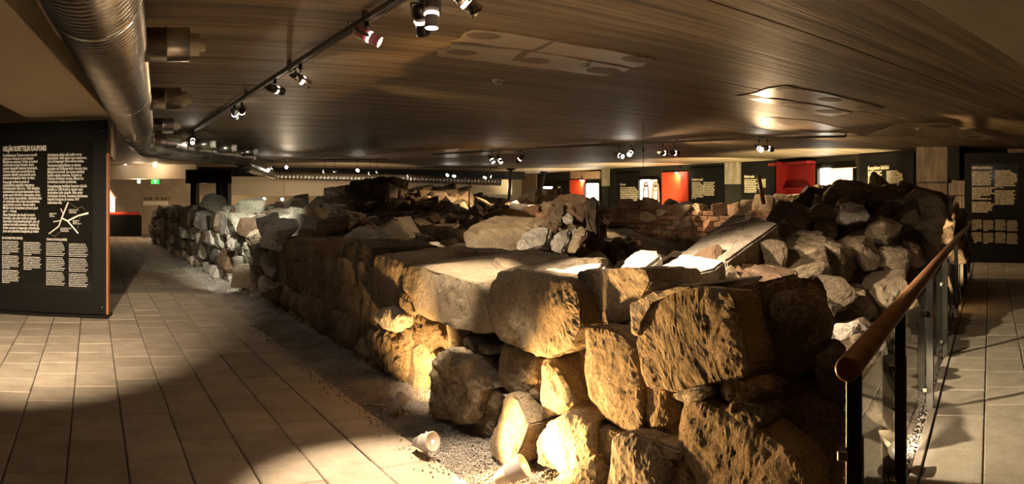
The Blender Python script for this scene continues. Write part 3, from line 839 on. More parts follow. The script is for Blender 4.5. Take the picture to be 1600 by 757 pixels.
loose(hull_stone([P(722,362,8.2), P(765,340,8.8), P(832,340,8.6), P(872,352,8.4), P(868,392,8.2), P(770,398,7.9), P(728,392,8), P(790,337,9.8), P(880,345,9.6), P(870,395,9.6)], 'stone', name='squared_block', seed=113, amp=.02), 'large squared brown block with a flat front in the middle of the ruin')

# ---- tumbled interior: earth with stones ------------------------------------
ANCH = [(1215,478,2.95),(1320,520,2.8),(1250,452,3.6),(1390,478,3.9),(1300,436,4.4),(1430,446,5.2),(1215,440,4.4),(1260,392,6),(1380,405,6.2),(1460,405,7.2),
 (1330,348,7.6),(1420,335,8.2),(1250,350,9),(1300,300,9.2),(1400,302,9.2),(1470,330,9.8),(1505,370,11),(1200,345,11),(1100,470,4.4),(1000,450,5.2),(900,425,6.8),
 (800,410,7.6),(700,392,8.6),(850,420,8),(1000,440,9.0),(1150,430,9.0),(1050,415,12),(640,380,9.6),(560,358,10.5),(600,345,13),(500,350,13),(430,345,13),
 (520,322,16.5),(600,305,18),(680,300,18),(740,325,16),(820,340,14),(900,345,13),(940,360,12),(760,345,12),(680,350,12),(1000,395,16),(860,325,19),(780,315,20),(460,330,19)]
AN = np.array([tuple(P(*a)) for a in ANCH])
WA, WB = R0 + U * .3 - N * .12, R0 + U * 9.8 - N * .12     # edge of the ruin along the railing
d7 = U; n7 = -N
def rail_so(x, y):
    q = Vector((x, y)) - R0; return q.dot(U), -q.dot(N)
def slope(s, t):
    k = float(np.interp(s, [0, 4.2, 7.5], [.6, .6, 3.2]))
    z = .06 + k * t
    if z > 1.02: z = 1.02 + (z - 1.02) * .45
    return min(z, float(np.interp(s, [0, 3.4, 5.2, 9], [.8, .8, 1.1, 1.45])))
def ground(x, y):
    d2 = (AN[:, 0] - x) ** 2 + (AN[:, 1] - y) ** 2 + .05
    w_ = d2 ** -1.7
    g = float((w_ * AN[:, 2]).sum() / w_.sum())
    s, t = rail_so(x, y)
    if -1 < s < 10.6 and t < 1.9:
        f = min(1, max(0, (t - 1.1) / .8)); g = g * f + min(slope(s, t), max(g, .2) + .25) * (1 - f)
    return g
def on_slope(x, y, lo=2.2, hi=13):
    """where the ray of photo point x, y meets the heap"""
    d = lo
    while d < hi:
        p = P(x, y, d); s, t = rail_so(p.x, p.y)
        if t > .05 and p.z <= slope(s, t): return d
        d += .04
    return hi
def in_ruin(x, y):
    s, t = rail_so(x, y)
    return x > 2.75 and t > .05 and s < 9.4 + .25 * t and y < 21 and x < 13.5 and not (x > 8 and y > 17)
bm = bmesh.new(); st = .16; idx = {}
for i in range(0, 70):
    for j in range(0, 124):
        x, y = 2.7 + i * st, 1.3 + j * st
        if in_ruin(x, y):
            z = ground(x, y) - .1 + .1 * noise.fractal(Vector((x * 2.2, y * 2.2, 0)), .8, 2, 5)
            idx[i, j] = bm.verts.new((x, y, z))
for (i, j) in list(idx):
    k = [(i, j), (i + 1, j), (i + 1, j + 1), (i, j + 1)]
    if all(q in idx for q in k): bm.faces.new([idx[q] for q in k])
bd = [e for e in bm.edges if e.is_boundary]
r = bmesh.ops.extrude_edge_only(bm, edges=bd)
for v in r['geom']:
    if isinstance(v, bmesh.types.BMVert): v.co.z = -.05
ruin_ground = obj('earth_mound', mesh_from(bm, 'earth_mound'), M['earth']); tag(ruin_ground, 'dark earth heap filling the inside of the ruin', 'earth', kind='structure')

heaps = [empty('stone_heap', (6, 3.4, .5), label='heap of tumbled brown stones along the glass railing', cat='stone heap'),
         empty('stone_heap', (5, 8, .4), label='low litter of stones behind the near wall', cat='stone heap'),
         empty('stone_heap', (7, 16, .6), label='dark rear heap of rubble below the far spotlights', cat='stone heap')]
rs = random.Random(44)
placed = []; counts = [0, 0, 0]
tries = 0
while tries < 9000:
    tries += 1
    px = rs.uniform(430, 1520); d = 2.6 + 18 * rs.random() ** 1.15
    a = az(px); x, y = d * sin(a), d * cos(a)
    if not in_ruin(x, y): continue
    s_, t_ = rail_so(x, y)
    if (s_ < 1.7 and t_ < .6) or (s_ < 7 and t_ < .45): continue
    if 930 < px < 1235 and 6.3 < d < 16.5: continue
    if 780 < px < 940 and 6.4 < d < 9: continue
    t = rail_so(x, y)[1]
    right = t < 3.0 and x > 3.0
    k = 0 if right else (2 if d > 11.5 else 1)
    if counts[k] > 285: continue
    s = rs.uniform(.14, .36) * (1.25 if right else 1.0) * (1.0 + .03 * d)
    low = t < .95 and rail_so(x, y)[0] < 6
    if low: s *= .95
    if any((x - u) ** 2 + (y - v) ** 2 < (.42 * (s + r_)) ** 2 for u, v, r_ in placed): continue
    placed.append((x, y, s)); counts[k] += 1
    m = rs.choice(['stone', 'stone_dark', 'stone_dark', 'stone_dark', 'stone_dark']) if k == 0 else rs.choice(['stone_dark', 'stone_dark', 'stone'])
    stone(heaps[k], (x, y, ground(x, y) - .02 + rs.uniform(-.04, .03) - (.32 * s if low else 0)), (s * rs.uniform(1, 1.5), s * rs.uniform(.9, 1.3), s * rs.uniform(.65, 1.0)), 'near' if d < 4.5 else ('mid' if d < 10 else 'far'), m, rs.uniform(0, 6), .5)

# boulders one can pick out on the heap by the railing
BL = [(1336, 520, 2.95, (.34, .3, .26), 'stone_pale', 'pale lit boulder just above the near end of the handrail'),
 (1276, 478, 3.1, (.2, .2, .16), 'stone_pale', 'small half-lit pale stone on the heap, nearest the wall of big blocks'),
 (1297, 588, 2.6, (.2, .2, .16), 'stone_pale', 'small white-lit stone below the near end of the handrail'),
 (1240, 425, 4.6, (.62, .4, .3), 'stone', 'rough crusted stone in front of the largest tilted slab'),
 (1372, 448, 4.4, (.6, .42, .26), 'stone', 'long pinkish brown stone halfway up the handrail'),
 (1340, 462, 4.1, (.32, .26, .2), 'stone', 'jagged stone next to the long pinkish brown one'),
 (1283, 382, 5.9, (.75, .6, .42), 'stone', 'big smooth boulder in the middle of the heap'),
 (1330, 331, 7.4, (.42, .36, .3), 'stone_pale', 'round pitted boulder perched high on the heap'),
 (1240, 352, 8.2, (.6, .4, .3), 'stone_green', 'flat grey boulder behind the largest tilted slab'),
 (1378, 350, 7.6, (.46, .4, .32), 'stone', 'reddish boulder beside the round pitted one'),
 (1330, 299, 9.0, (.9, .7, .36), 'stone_dark', 'dark boulder in front of the lit showcase'),
 (1270, 302, 9.4, (.6, .5, .5), 'stone_dark', 'dark upright stone below the red niche'),
 (1398, 304, 8.9, (.8, .6, .36), 'stone_dark', 'dark boulder in front of the rightmost black text board of the wall'),
 (1440, 318, 8.6, (.7, .6, .6), 'stone_dark', 'dark lump at the top of the heap before the concrete pillar'),
 (1468, 325, 9.6, (.6, .5, .8), 'stone_dark', 'tall dark stone at the far end of the heap'),
 (1395, 395, 6.0, (.55, .5, .4), 'stone_dark', 'dark brown boulder behind the upper handrail')]
for x, y, d, s, m, lab in BL:
    d2 = on_slope(x, y) if x > 1200 and y > 340 else d
    k = min(1.6, max(.9, d2 / d)); s = tuple(c * k for c in s)
    loose(stone(None, P(x, y, d2) - Vector((0, 0, s[2] * .25)), s, 'near', m, .3, .3, name='boulder'), lab)

# wall foot along the railing
W7 = empty('stone_wall', (9, 4.2, 0), label='dark end of the ruin wall standing at the far end of the railing', cat='stone wall')
fill_face(W7, R0 + U * 7.6 - N * .2, WB, 0, lambda s: 1.0 + .12 * s, .17, .42, .35, 'mid', ['stone_dark', 'stone', 'stone'], 1, 51, jit=.05)
core('mortar', [R0 + U * 7.7 - N * .34, WB - N * .2], lambda s: .95 + .12 * s, .7, W7, nrm=1)
fill_face(W7, WB, WB + n7 * 2.6, 0, lambda s: 1.25 + .1 * min(s, 2), .2, .45, .35, 'mid', ['stone_dark', 'stone'], 1, 52, jit=.06)

# ---- rear parts -------------------------------------------------------------
M2 = empty('stone_wall', (7, 16.5, 0), label='tall dark stump of masonry rising behind the middle of the ruin', cat='stone wall')
a2, b2 = plan(505, 16.6), plan(606, 16.0)
zt2 = lerp_tab([(0, 1.5), (.28, 1.72), (.5, 1.74), (1.5, 1.76)])
fill_face(M2, a2, b2, .3, zt2, .2, .38, .35, 'mid', ['stone_dark', 'stone_dark', 'stone'], 1, 61, capw=1.1)
core('mortar', [a2 + Vector((.1, .15)), b2 + Vector((.1, .15))], lambda s: zt2(s) - .1, .9, M2, nrm=1)
rs = random.Random(62)
M3 = empty('stone_heap', (9, 15.5, .5), label='sloping dark ridge of rubble to the right of the masonry stump', cat='stone heap')
for i in range(120):
    px = rs.uniform(600, 800); d = rs.uniform(13.5, 18)
    top = np.interp(px, [600, 640, 690, 715, 750, 800], [300, 292, 285, 300, 322, 330])
    y = top + (18 - d) * 9 + rs.uniform(0, 5); s = rs.uniform(.3, .6)
    stone(M3, P(px, y, d) - Vector((0, 0, s * .35)), (s * 1.2, s, s * .8), 'mid' if d < 16 else 'far', rs.choice(['stone_dark', 'stone_dark', 'stone']), rs.uniform(0, 6), .5)
M4 = empty('stone_wall', (12, 17, 0), label='low pale rubble wall lit white far behind the ridge', cat='stone wall')
fill_face(M4, plan(715, 21), plan(775, 20), .4, lerp_tab([(0, 1.36), (.5, 1.3), (1.5, 1.12)]), .15, .3, .4, 'far', ['stone_pale', 'stone'], 1, 63, capw=1.0)
fill_face(M4, plan(815, 14.5), plan(868, 14), .4, lambda s: 1.22, .12, .25, .3, 'far', ['stone_pale', 'stone_pale', 'stone'], 1, 64, capw=.6)
rs = random.Random(65)
for i in range(26):
    px = rs.uniform(812, 880); stone(M4, P(px, rs.uniform(305, 322), 16), (.4, .35, .3), 'far', 'stone_dark', 0, .5)
P4 = empty('stone_wall', (6.8, 8, 0), label='broken wall end of pale mortared stones left of the brick wall', cat='stone wall')
for i, (m, pts) in enumerate([
    ('stone_pale', [P(804,386,7.56), P(822,362,7.81), P(848,352,8.06), P(862,356,7.90), P(853,385,7.56), P(812,394,7.39), P(840,360,8.57), P(865,392,8.23)]),
    ('stone_pale', [P(856,388,7.39), P(870,362,7.64), P(892,356,7.81), P(890,380,7.56), P(880,396,7.31), P(862,394,7.31), P(895,365,8.40), P(890,398,8.06)]),
    ('stone', [P(890,378,7.48), P(905,352,7.73), P(918,360,7.56), P(914,376,7.39), P(900,398,7.22), P(885,394,7.31), P(925,370,8.23)]),
    ('stone', [P(860,332,8.23), P(872,316,8.57), P(882,326,8.40), P(880,352,8.06), P(858,352,8.06), P(885,320,9.24), P(890,352,8.90)]),
    ('stone_dark', [P(885,326,8.23), P(905,314,8.57), P(916,326,8.40), P(915,348,8.06), P(890,352,7.98), P(915,318,9.24), P(920,350,8.90)]),
    ('stone_dark', [P(912,316,8.15), P(926,304,8.40), P(934,318,8.23), P(936,390,7.73), P(916,392,7.73), P(942,320,9.07), P(944,395,8.74)]),
    ('stone', [P(822,352,8.32), P(838,336,8.65), P(860,332,8.57), P(862,352,8.23), P(845,362,8.06), P(860,336,9.24), P(870,356,8.90)]),
    ('brick', [P(905,372,7.35), P(915,366,7.48), P(919,374,7.39), P(908,386,7.27), P(901,384,7.31), P(918,380,7.81)]),
    ('stone_dark', [P(850,326,9.24), P(870,308,9.58), P(905,304,9.58), P(925,310,9.24), P(925,360,8.90), P(850,360,8.90), P(880,306,10.25), P(930,340,10.08)]),
    ('stone_pale', [P(876,336,7.98), P(886,330,8.15), P(900,338,7.98), P(898,350,7.81), P(880,352,7.81), P(895,345,8.40)])]):
    hull_stone(pts, m, P4, name='stone', seed=200 + i, amp=.025, target=.08)
for i in range(70):
    px = rs.uniform(830, 938); y = rs.uniform(322, 392); d = (9.4 + (392 - y) / 70 + rs.uniform(-.1, .25)) * .84; s = rs.uniform(.08, .2)
    stone(P4, P(px, y, d), (s * 1.3, s, s * .9), 'mid', rs.choice(['stone', 'stone_dark', 'stone_pale', 'brick']), rs.uniform(0, 6), .5)
# brick stump
BR = empty('brick_stump', (7, 6.8, 0), label='low stump of broken bricks and mortar in front of the brick wall', cat='brick wall')
hull_stone([P(922,376,9.2), P(992,378,8.9), P(1000,398,8.7), P(996,420,8.5), P(925,420,8.8), P(935,372,9.9), P(998,376,9.6), P(998,420,9.6)], 'mortar', BR, name='mortar', seed=230, amp=.05, target=.08)
for i in range(46):
    px = rs.uniform(924, 996); y = rs.uniform(376, 414); s = rs.uniform(.1, .19)
    stone(BR, P(px, y, 8.95 - (y - 376) / 200 - (px - 924) / 320), (s * 1.4, s, s * .7), 'mid', rs.choice(['brick', 'brick', 'stone']), rs.uniform(0, 6), .25, name='brick')

# brick wall across the back
W5 = empty('brick_wall', (11, 10, 0), label='long dark brick wall crossing the back of the ruin', cat='brick wall')
wa, wb = plan(944, 15.5), plan(1262, 11.5)
d5 = (wb - wa).normalized(); n5 = Vector((-d5.y, d5.x))
if n5.dot(wa) < 0: n5 = -n5
L5 = (wb - wa).length; rz5 = math.atan2(d5.y, d5.x)
rb = random.Random(71)
bmesh_b = []
for k in range(5):
    bm = bmesh.new(); bm_box(bm, (0, 0, 0), (.27, .12, .082), 0, .008)
    for v in bm.verts: v.co += Vector((rb.uniform(-.006, .006), rb.uniform(-.006, .006), rb.uniform(-.004, .004)))
    me = mesh_from(bm, 'brick'); me.materials.append(M['brick']); bmesh_b.append(me)
zt5 = lerp_tab([(0, 1.16), (.6, 1.2), (1.5, 1.16), (2.3, 1.2), (3.5, 1.05), (5, 1.1), (L5, 1.1)])
nb = 0; zrow = .3; row = 0
while zrow < 1.22:
    s = (row % 2) * .145
    while s < L5:
        if zrow < zt5(s) and rb.random() > .06 and nb < 290:
            q = wa + d5 * s + n5 * (.06 + rb.uniform(-.012, .015))
            o = obj('brick', rb.choice(bmesh_b), None, W5)
            o.location = Vector((q.x, q.y, zrow)) - W5.location
            o.rotation_euler = (rb.uniform(-.03, .03), rb.uniform(-.03, .03), rz5 + rb.uniform(-.03, .03)); nb += 1
        s += .29
    zrow += .097; row += 1
core('mortar', [wa + n5 * .06, wb + n5 * .06], lambda s: zt5(s) - .02, .5, W5, nrm=1 if Vector((-d5.y, d5.x)).dot(n5) > 0 else -1, amp=.02)
rs = random.Random(72)
s = .1
while s < L5:
    h = rs.uniform(.16, .34); w_ = h * rs.uniform(1.1, 1.9)
    q = wa + d5 * (s + w_ / 2) + n5 * rs.uniform(.12, .3)
    zt_ = 1.30 + .06 * sin(s * 1.7) + (.05 if s > 4 else 0)
    stone(W5, (q.x, q.y, zt_ - h * .5), (w_ * 1.15, .4, h * 1.2), 'mid', rs.choice(['stone_dark', 'stone_dark', 'stone']), rz5, .12)
    q2 = q + n5 * -.12
    stone(W5, (q2.x, q2.y, zt_ - h * 1.2), (w_ * .9, .25, h * .8), 'mid', rs.choice(['stone_dark', 'stone', 'brick']), rz5, .12)
    s += w_ * .85
# ================================================================== RAILING
rail = empty('glass_railing', (R0.x, R0.y, 0), label='wood-topped glass railing with dark steel posts beside the walkway', cat='railing')
RH = 0.885
def rp3(s, z, t=0.0): return Vector((R0.x + U.x * s + N.x * t, R0.y + U.y * s + N.y * t, z))
def rail_add(name, bm, m, smooth=False, parent=None):
    o = obj(name, mesh_from(bm, name, smooth), m, parent or rail)
    if parent is None: o.location = -rail.location
    return o
bm = bmesh.new(); bm_tube(bm, [rp3(-.10, RH), rp3(-.095, RH), rp3(4, RH), rp3(8, RH), rp3(11.5, RH)], .036, 28, True, [.030, .036, .036, .036, .036])
hr = rail_add('handrail', bm, M['handrail'], True)
for p in hr.data.polygons:
    if len(p.vertices) > 4: p.use_smooth = False
ph = math.atan2(U.y, U.x)
posts = [0.0, 1.06, 2.57, 4.12, 6.1, 7.7, 9.3, 11.0]
for s in posts:
    bm = bmesh.new()
    bm_box(bm, rp3(s, .43), (.014, .046, .9), ph, .002)
    o = rail_add('post', bm, M['dark_metal'])
    bm = bmesh.new(); bm_box(bm, rp3(s + .012, .36), (.018, .052, .62), ph, .003)
    sl = rail_add('post_sleeve', bm, M['dark_metal'])
    for z in (.13, .62):
        bm = bmesh.new(); bm_box(bm, rp3(s, z, -.03), (.05, .03, .03), ph, .003)
        rail_add('glass_clamp', bm, M['chrome'])
    bm = bmesh.new(); bm_tube(bm, [rp3(s, .84), rp3(s, .87)], .012, 8)
    rail_add('saddle', bm, M['dark_metal'])
for a, b in zip(posts, posts[1:]):
    bm = bmesh.new(); m_ = (a + b) / 2
    bm_box(bm, rp3(m_, .43, -.03), (b - a - .05, .008, .66), ph, .0015)
    rail_add('glass_pane', bm, M['glass'])
# ================================================================== INFORMATION BOARDS
def text(name, body, size, m, parent, M4, sx=1.0, bold=0.0, space=1.0, align='LEFT', ex=0.0006):
    cu = bpy.data.curves.new(name, 'FONT'); cu.body = body; cu.size = size
    cu.extrude = ex; cu.offset = bold; cu.space_line = space; cu.align_x = align
    cu.resolution_u = 2
    cu.materials.append(m)
    o = bpy.data.objects.new(name, cu); COL.objects.link(o)
    o.parent = parent
    o.matrix_parent_inverse = Matrix.Identity(4)
    L = Matrix.Translation(-parent.location) @ M4 @ Matrix.Diagonal((sx, 1, 1, 1))
    o.matrix_local = L
    return o
def board_frame(a, b, z):
    """matrix of a sheet from plan point a to b (left to right as seen), origin at its left edge at height z"""
    d = Vector((b.x - a.x, b.y - a.y, 0)).normalized(); up = Vector((0, 0, 1)); n = d.cross(up)
    Mx = Matrix(((d.x, up.x, n.x, a.x), (d.y, up.y, n.y, a.y), (d.z, up.z, n.z, z), (0, 0, 0, 1)))
    return Mx, n
FI1 = """Keskiaikaisessa Turussa asutus seuraili
pääosassa Aurajoen ja sen tasaisen
Mätäjärven maastoja. Kirkko ja luostari
rakennettiin kumpi rinteelle, mutta
muuten kaupunki rakentui rantamaalle.
Vuoren edessä asui tuomiokirkon ja
luostarin välisellä ranta-alueella parin,
kolmen juomapaikan ladun varressa."""
FI2 = """Kaupungin tärkein kortteli oli
tuomiokirkon ympärille rakennettu
Kirkkokortteli. Siinä oli n. 1300 vähitellen
tuomiokirkon ja koulurakennuksen lisäksi
useita suuria kirkollisia rakennuksia, kuten
Turun piispan kaupunkitalo. Lähimmät talot
oli rakennettu lähes kiinni tuomiokirkkoa
ympäröivään muuriin. Aluetta halkoi
Mätäjärvestä Aurajokeen johtanut pieni
puro — kroopi."""
FI3 = """Aboa Vetuksen alue kuului Luostari-
kortteliin, joka alkoi torilta ja rajautui
itäpuolelta dominikaaniluostariin, joka oli
antanut korttelille nimenkin. Kortteli oli
tärkeä suurten ja kaupungin ostimukselle,
jossa asui pääasiassa kauppiaita ja heidän"""
FI4 = """talouksiensa väkeä sekä joskin verran
käsityöläisiä. Siellä sijaitsi myös raatihuone,
joka oli kaupungin hallinnollinen keskus."""
FI5 = """Varsinainen käsityöläisten ja rahvaan
asuinalue oli Kirkkokorttelin vieressä oleva
Mätäjärven kortteli. Sen asutus keskittyi
kahden vanhan maantien, Karjatien ja
Hämeen Härkätien varteen. Monet sen
kortteleista asuttiin puutaloissa."""
FI6 = """Kaupunkiasutus keskittyi Aurajoen itäiselle
rannalle ja 1200-luvulla jo laajeni myös
Aninkaisten kylän alueelle. Näin syntyi
Aninkaisten kortteli. Asutuksen länsirannan
helpotti Aurajoen yli vuonna 1414
rakennettu silta."""
SV = """Under medeltiden låg bebyggelsen
huvudsakligen längs Aura å och i det
låga området kring träsket. Kyrkan
och klostret byggdes på höjderna,
men annars växte staden fram på den
flacka stranden. Nästan alla bodde
mellan domkyrkan och klostret vid
några långa gator."""
EN = """In medieval Turku the settlement
mainly followed the river Aura and
the low ground around the lake. The
church and the convent were built on
the hills, but otherwise the town was
built on the flat land by the river.
Most people lived between the church
and the convent along a few streets."""
def board(loc_a, loc_b, z0, z1, th, label, name='information_board'):
    e = empty(name, (loc_a.x, loc_a.y, 0), label=label, cat='information board')
    o = seg_box('board', loc_a, loc_b, z0, z1, th, M['black'], e, bev=.003); o.location = -e.location
    return e
a_, b_ = plan(-28, 8.62), plan(166, 8.17)
ib = board(a_, b_, 0.03, 2.235, .09, 'tall black information board headed by white Finnish capitals, standing on the paving')
o = seg_box('edge_strip', b_ + (b_ - a_).normalized() * .001, b_ + (b_ - a_).normalized() * .022, .03, 1.86, .1, M['orange_edge'], ib); o.location = -ib.location
o = seg_box('base', a_, b_ + Vector((.03, 0)), 0.0, .035, .3, M['black'], ib, off=.1); o.location = -ib.location
BM, bn = board_frame(a_, b_, 0)
bw = (b_ - a_).length
def bu(x): return bw * (x + 28) / 194.0                 # photo column -> metres along the board
def bz(y): return EYE + (YH - y) * 8.3 / F
def bpt(x, y, off=.004): return BM @ Matrix.Translation((bu(x), bz(y), off))
o = seg_box('glass_plate', a_ + (b_ - a_).normalized() * bu(4), a_ + (b_ - a_).normalized() * bu(146), bz(453), bz(221), .006, M['black_glass'], ib, off=.0045); o.location = -ib.location
px_m = 8.3 / F
text('heading', 'NELJÄN KORTTELIN KAUPUNKI', .085, M['white_text'], ib, bpt(6.5, 235, .007), .44, .0022)
S1 = .05
for body, x, y in ((FI1, 6.5, 243.5), (FI2, 6.5, 286), (FI3, 6.5, 338.5), (FI4, 77, 244), (FI5, 77, 260.5), (FI6, 77, 293)):
    text('lettering', body, S1, M['white_text'], ib, bpt(x, y, .007), .545, .0002, (5.18 * px_m) / S1)
S2 = .02
text('heading', 'EN STAD MED FYRA KVARTER', .038, M['white_text'], ib, bpt(5, 375.5, .007), .5, .0002)
text('heading', 'TOWN OF FOUR QUARTERS', .038, M['white_text'], ib, bpt(75.5, 376.5, .007), .5, .0002)
ls = (2.7 * px_m) / S2
for body, x, y, n in ((SV, 5, 380, 3), (SV, 39.5, 381, 2), (EN, 75, 381, 3), (EN, 110, 382, 3)):
    for k in range(n):
        text('lettering', body, S2, M['white_text'], ib, bpt(x, y + k * 23.2, .007), .72, .0001, ls)
# map of the town
def bar(a, b, w0, w1, m, name='map_line', off=.0065):
    p, q = Vector((bu(a[0]), bz(a[1]), off)), Vector((bu(b[0]), bz(b[1]), off))
    n = (q - p).cross(Vector((0, 0, 1))).normalized()
    bm = bmesh.new(); v = [bm.verts.new(BM @ c) for c in (p - n * w0, p + n * w0, q + n * w1, q - n * w1)]
    f = bm.faces.new(v); r = bmesh.ops.extrude_face_region(bm, geom=[f])
    bmesh.ops.translate(bm, vec=bn * .001, verts=[g for g in r['geom'] if isinstance(g, bmesh.types.BMVert)])
    o = obj(name, mesh_from(bm, name), m, ib); o.location = -ib.location
for a, b, w0, w1, m in (((109, 316), (99, 341), .009, .009, 'map_line'), ((99, 341), (94.5, 354), .008, .007, 'map_line'), ((94.5, 354), (79, 366), .007, .006, 'map_line'),
        ((97.5, 326), (101, 334), .006, .006, 'map_line'), ((86, 347), (97, 345), .006, .005, 'map_line'), ((99, 341), (108, 345.5), .008, .008, 'white_text'),
        ((108, 345.5), (124, 337), .009, .008, 'white_text'), ((124, 337), (139.5, 333), .008, .011, 'white_text'), ((108, 345.5), (124, 364.5), .008, .008, 'white_text'),
        ((112, 318), (123, 326), .0015, .0015, 'map_red'), ((123, 326), (130, 323), .0015, .0015, 'map_red'), ((130, 323), (135, 329), .0015, .0015, 'map_red'), ((127, 339), (123, 358), .0015, .0015, 'map_red'), ((82, 367), (88, 370), .0015, .0015, 'map_red'), ((88, 370), (96, 363), .0015, .0015, 'map_red')):
    bar(a, b, w0, w1, M[m])
for s, x, y in (('KIRKKOKORTTELI\nKyrkokvarteret\nChurch Quarter', 110, 329), ('ANINKAINEN\nAningais\nAninkainen', 80, 335), ('MÄTÄJÄRVI\nMätäjärvi\nMätäjärvi Quarter', 116, 346), ('LUOSTARIKORTTELI\nKlosterkvarteret\nConvent Quarter', 97, 358)):
    text('map_caption', s, .02, M['white_text'], ib, bpt(x, y, .007), .7, .0001, .8)
for (x, y) in ((160, 206), (160, 478)):
    bm = bmesh.new(); bm_tube(bm, [BM @ Vector((bu(x), bz(y), 0)), BM @ Vector((bu(x), bz(y), .004))], .008, 8)
    o = obj('screw', mesh_from(bm, 'screw'), M['chrome'], ib); o.location = -ib.location

# board at the end of the walkway
a2_, b2_ = plan(1507, 15.25), plan(1612, 15.0)
ir = board(a2_, b2_, 0.0, 2.30, .1, 'tall black information board with yellowish text at the end of the walkway')
BR_, rn = board_frame(a2_, b2_, 0)
rw = (b2_ - a2_).length
def ru(x): return rw * (x - 1507) / 105.0
def rz_(y): return EYE + (YH - y) * 15.1 / F
def rpt(x, y, off=.012): return BR_ @ Matrix.Translation((ru(x), rz_(y), off))
o = seg_box('glass_plate', a2_ + (b2_ - a2_).normalized() * ru(1518), a2_ + (b2_ - a2_).normalized() * ru(1592), rz_(383), rz_(256), .01, M['black_glass'], ir, off=.006); o.location = -ir.location
text('heading', 'KARTTU JA KUKKAROLLA', .075, M['gold_text'], ir, rpt(1519, 264), .5, .002)
S3 = .06
for body, x, y in ((FI1, 1519, 270), (FI6 + '\n' + FI4.split('\n')[0], 1519, 295), (FI5, 1519, 318), (FI2, 1555, 268.5), (FI1, 1555, 300)):
    text('lettering', body, S3, M['gold_text'], ir, rpt(x, y), .46, .0006, (2.85 * 15.1 / F) / S3)
for k, x in enumerate((1519, 1537, 1555.5, 1574)):
    for j, yy in enumerate((345, 365)):
        text('lettering', (SV if k < 2 else EN), .03, M['gold_text'], ir, rpt(x, yy + k % 2), .5, .0002, (2.15 * 15.1 / F) / .03)
# ================================================================== EXHIBITION WALL
def group_on(name, x0, x1, y, label, cat):
    c = plan((x0 + x1) / 2, wd((x0 + x1) / 2)); return empty(name, (c.x, c.y, 0), label=label, cat=cat)
def add(parent, name, *a, **k):
    o = on_wall(name, *a[:4], M[a[4]], parent, **k); o.location = -parent.location; return o
def wall_text(parent, body, x, y, xw, size, m='gold_text', bold=.002, sx=.6, ls=1.0, off=.17):
    d0, d1 = wd(x), wd(xw)
    p, q = plan(x, d0 - off), plan(xw, d1 - off)
    Mx, n = board_frame(p, q, EYE + (YH - y) * (d0 + d1) / 2 / F)
    text('lettering', body, size, M[m], parent, Mx, sx, bold, ls)
def text_board(x0, x1, y0, y1, tx0, tx1, ty, head, cols, label, hs=.1):
    e = group_on('text_board', x0, x1, y1, label, 'text board')
    add(e, 'board', x0, x1, y0, y1, 'black', off=.05, th=.05)
    dm = wd((tx0 + tx1) / 2)
    wall_text(e, head, tx0, ty, tx1, hs, sx=.62, bold=.001)
    for body, cx in cols:
        wall_text(e, body, cx, ty + 4.2, tx1, .066, sx=.5, bold=.0003, ls=(2.7 * dm / F) / .066)
    return e
KAR = FI2 + '\n' + FI3.split('\n')[0]
text_board(1345, 1430, 240, 330, 1356, 1415, 265, 'Kauppalaisen kätköksi', [(FI1, 1356), (FI2, 1385)], 'black text board with gold heading beside the concrete pillar at the wall end', .14)
text_board(1160, 1213, 250, 330, 1163, 1200, 278, 'Maalien suola', [(FI1, 1163), (FI6, 1184)], 'black text board behind the leaning rusty bar', .12)
text_board(1078, 1132, 262, 330, 1081, 1114, 282.5, 'Karjalainen tapuli', [(FI2, 1081), (FI1, 1099)], 'black text board to the right of the glowing red panel', .12)
text_board(966, 1000, 270, 330, 969, 993, 290, 'Kivi ja savi', [(FI1, 969), (FI2, 982)], 'black text board beside the showcase with two arches', .12)
text_board(869, 890, 285, 330, 871.5, 888, 294, 'Luostari', [(FI1, 871.5)], 'small dark text board between the farthest showcase and the smaller red panel', .12)

def showcase(x0, x1, y0, y1, split, label, back='case'):
    e = group_on('showcase', x0, x1, y1, label, 'showcase')
    add(e, 'light_panel', x0, split, y0, y1, back, off=.03, th=.03)
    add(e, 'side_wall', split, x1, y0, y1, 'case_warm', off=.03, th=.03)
    fr = .35
    add(e, 'frame', x0 - fr, x1 + fr, y0 - .6, y0, 'black', off=.12, th=.12)
    add(e, 'frame', x0 - fr * 2, x0, y0 - .6, y1, 'black', off=.12, th=.12)
    add(e, 'frame', x1, x1 + fr * 2, y0 - .6, y1, 'black', off=.12, th=.12)
    add(e, 'shelf', x0, x1, y1, y1 + 1.2, 'black', off=.2, th=.2)
    return e
sc1 = showcase(1283, 1338, 263, 296, 1299, 'wide lit showcase with a warm inner wall, right of the red niche')
for x, h in ((1318, 4), (1324, 9), (1331, 7)):
    d = wd(x) - .12; p = P(x, 292, d)
    o = obj('exhibit', lathe_mesh('exhibit', [(.02, 0), (.05, .05), (.03, .1), (.02, h * .02 + .05)], 10), M['case_warm'], sc1); o.location = p - sc1.location
sc2 = showcase(1002, 1031, 281, 312, 1016, 'lit showcase with two arched frames in front of it')
sc3 = showcase(917.5, 940, 287, 320, 934, 'narrow tall lit showcase left of a concrete pillar')
sc4 = showcase(850, 867, 292, 308, 864, 'farthest small lit showcase, next to the leaning pale post')
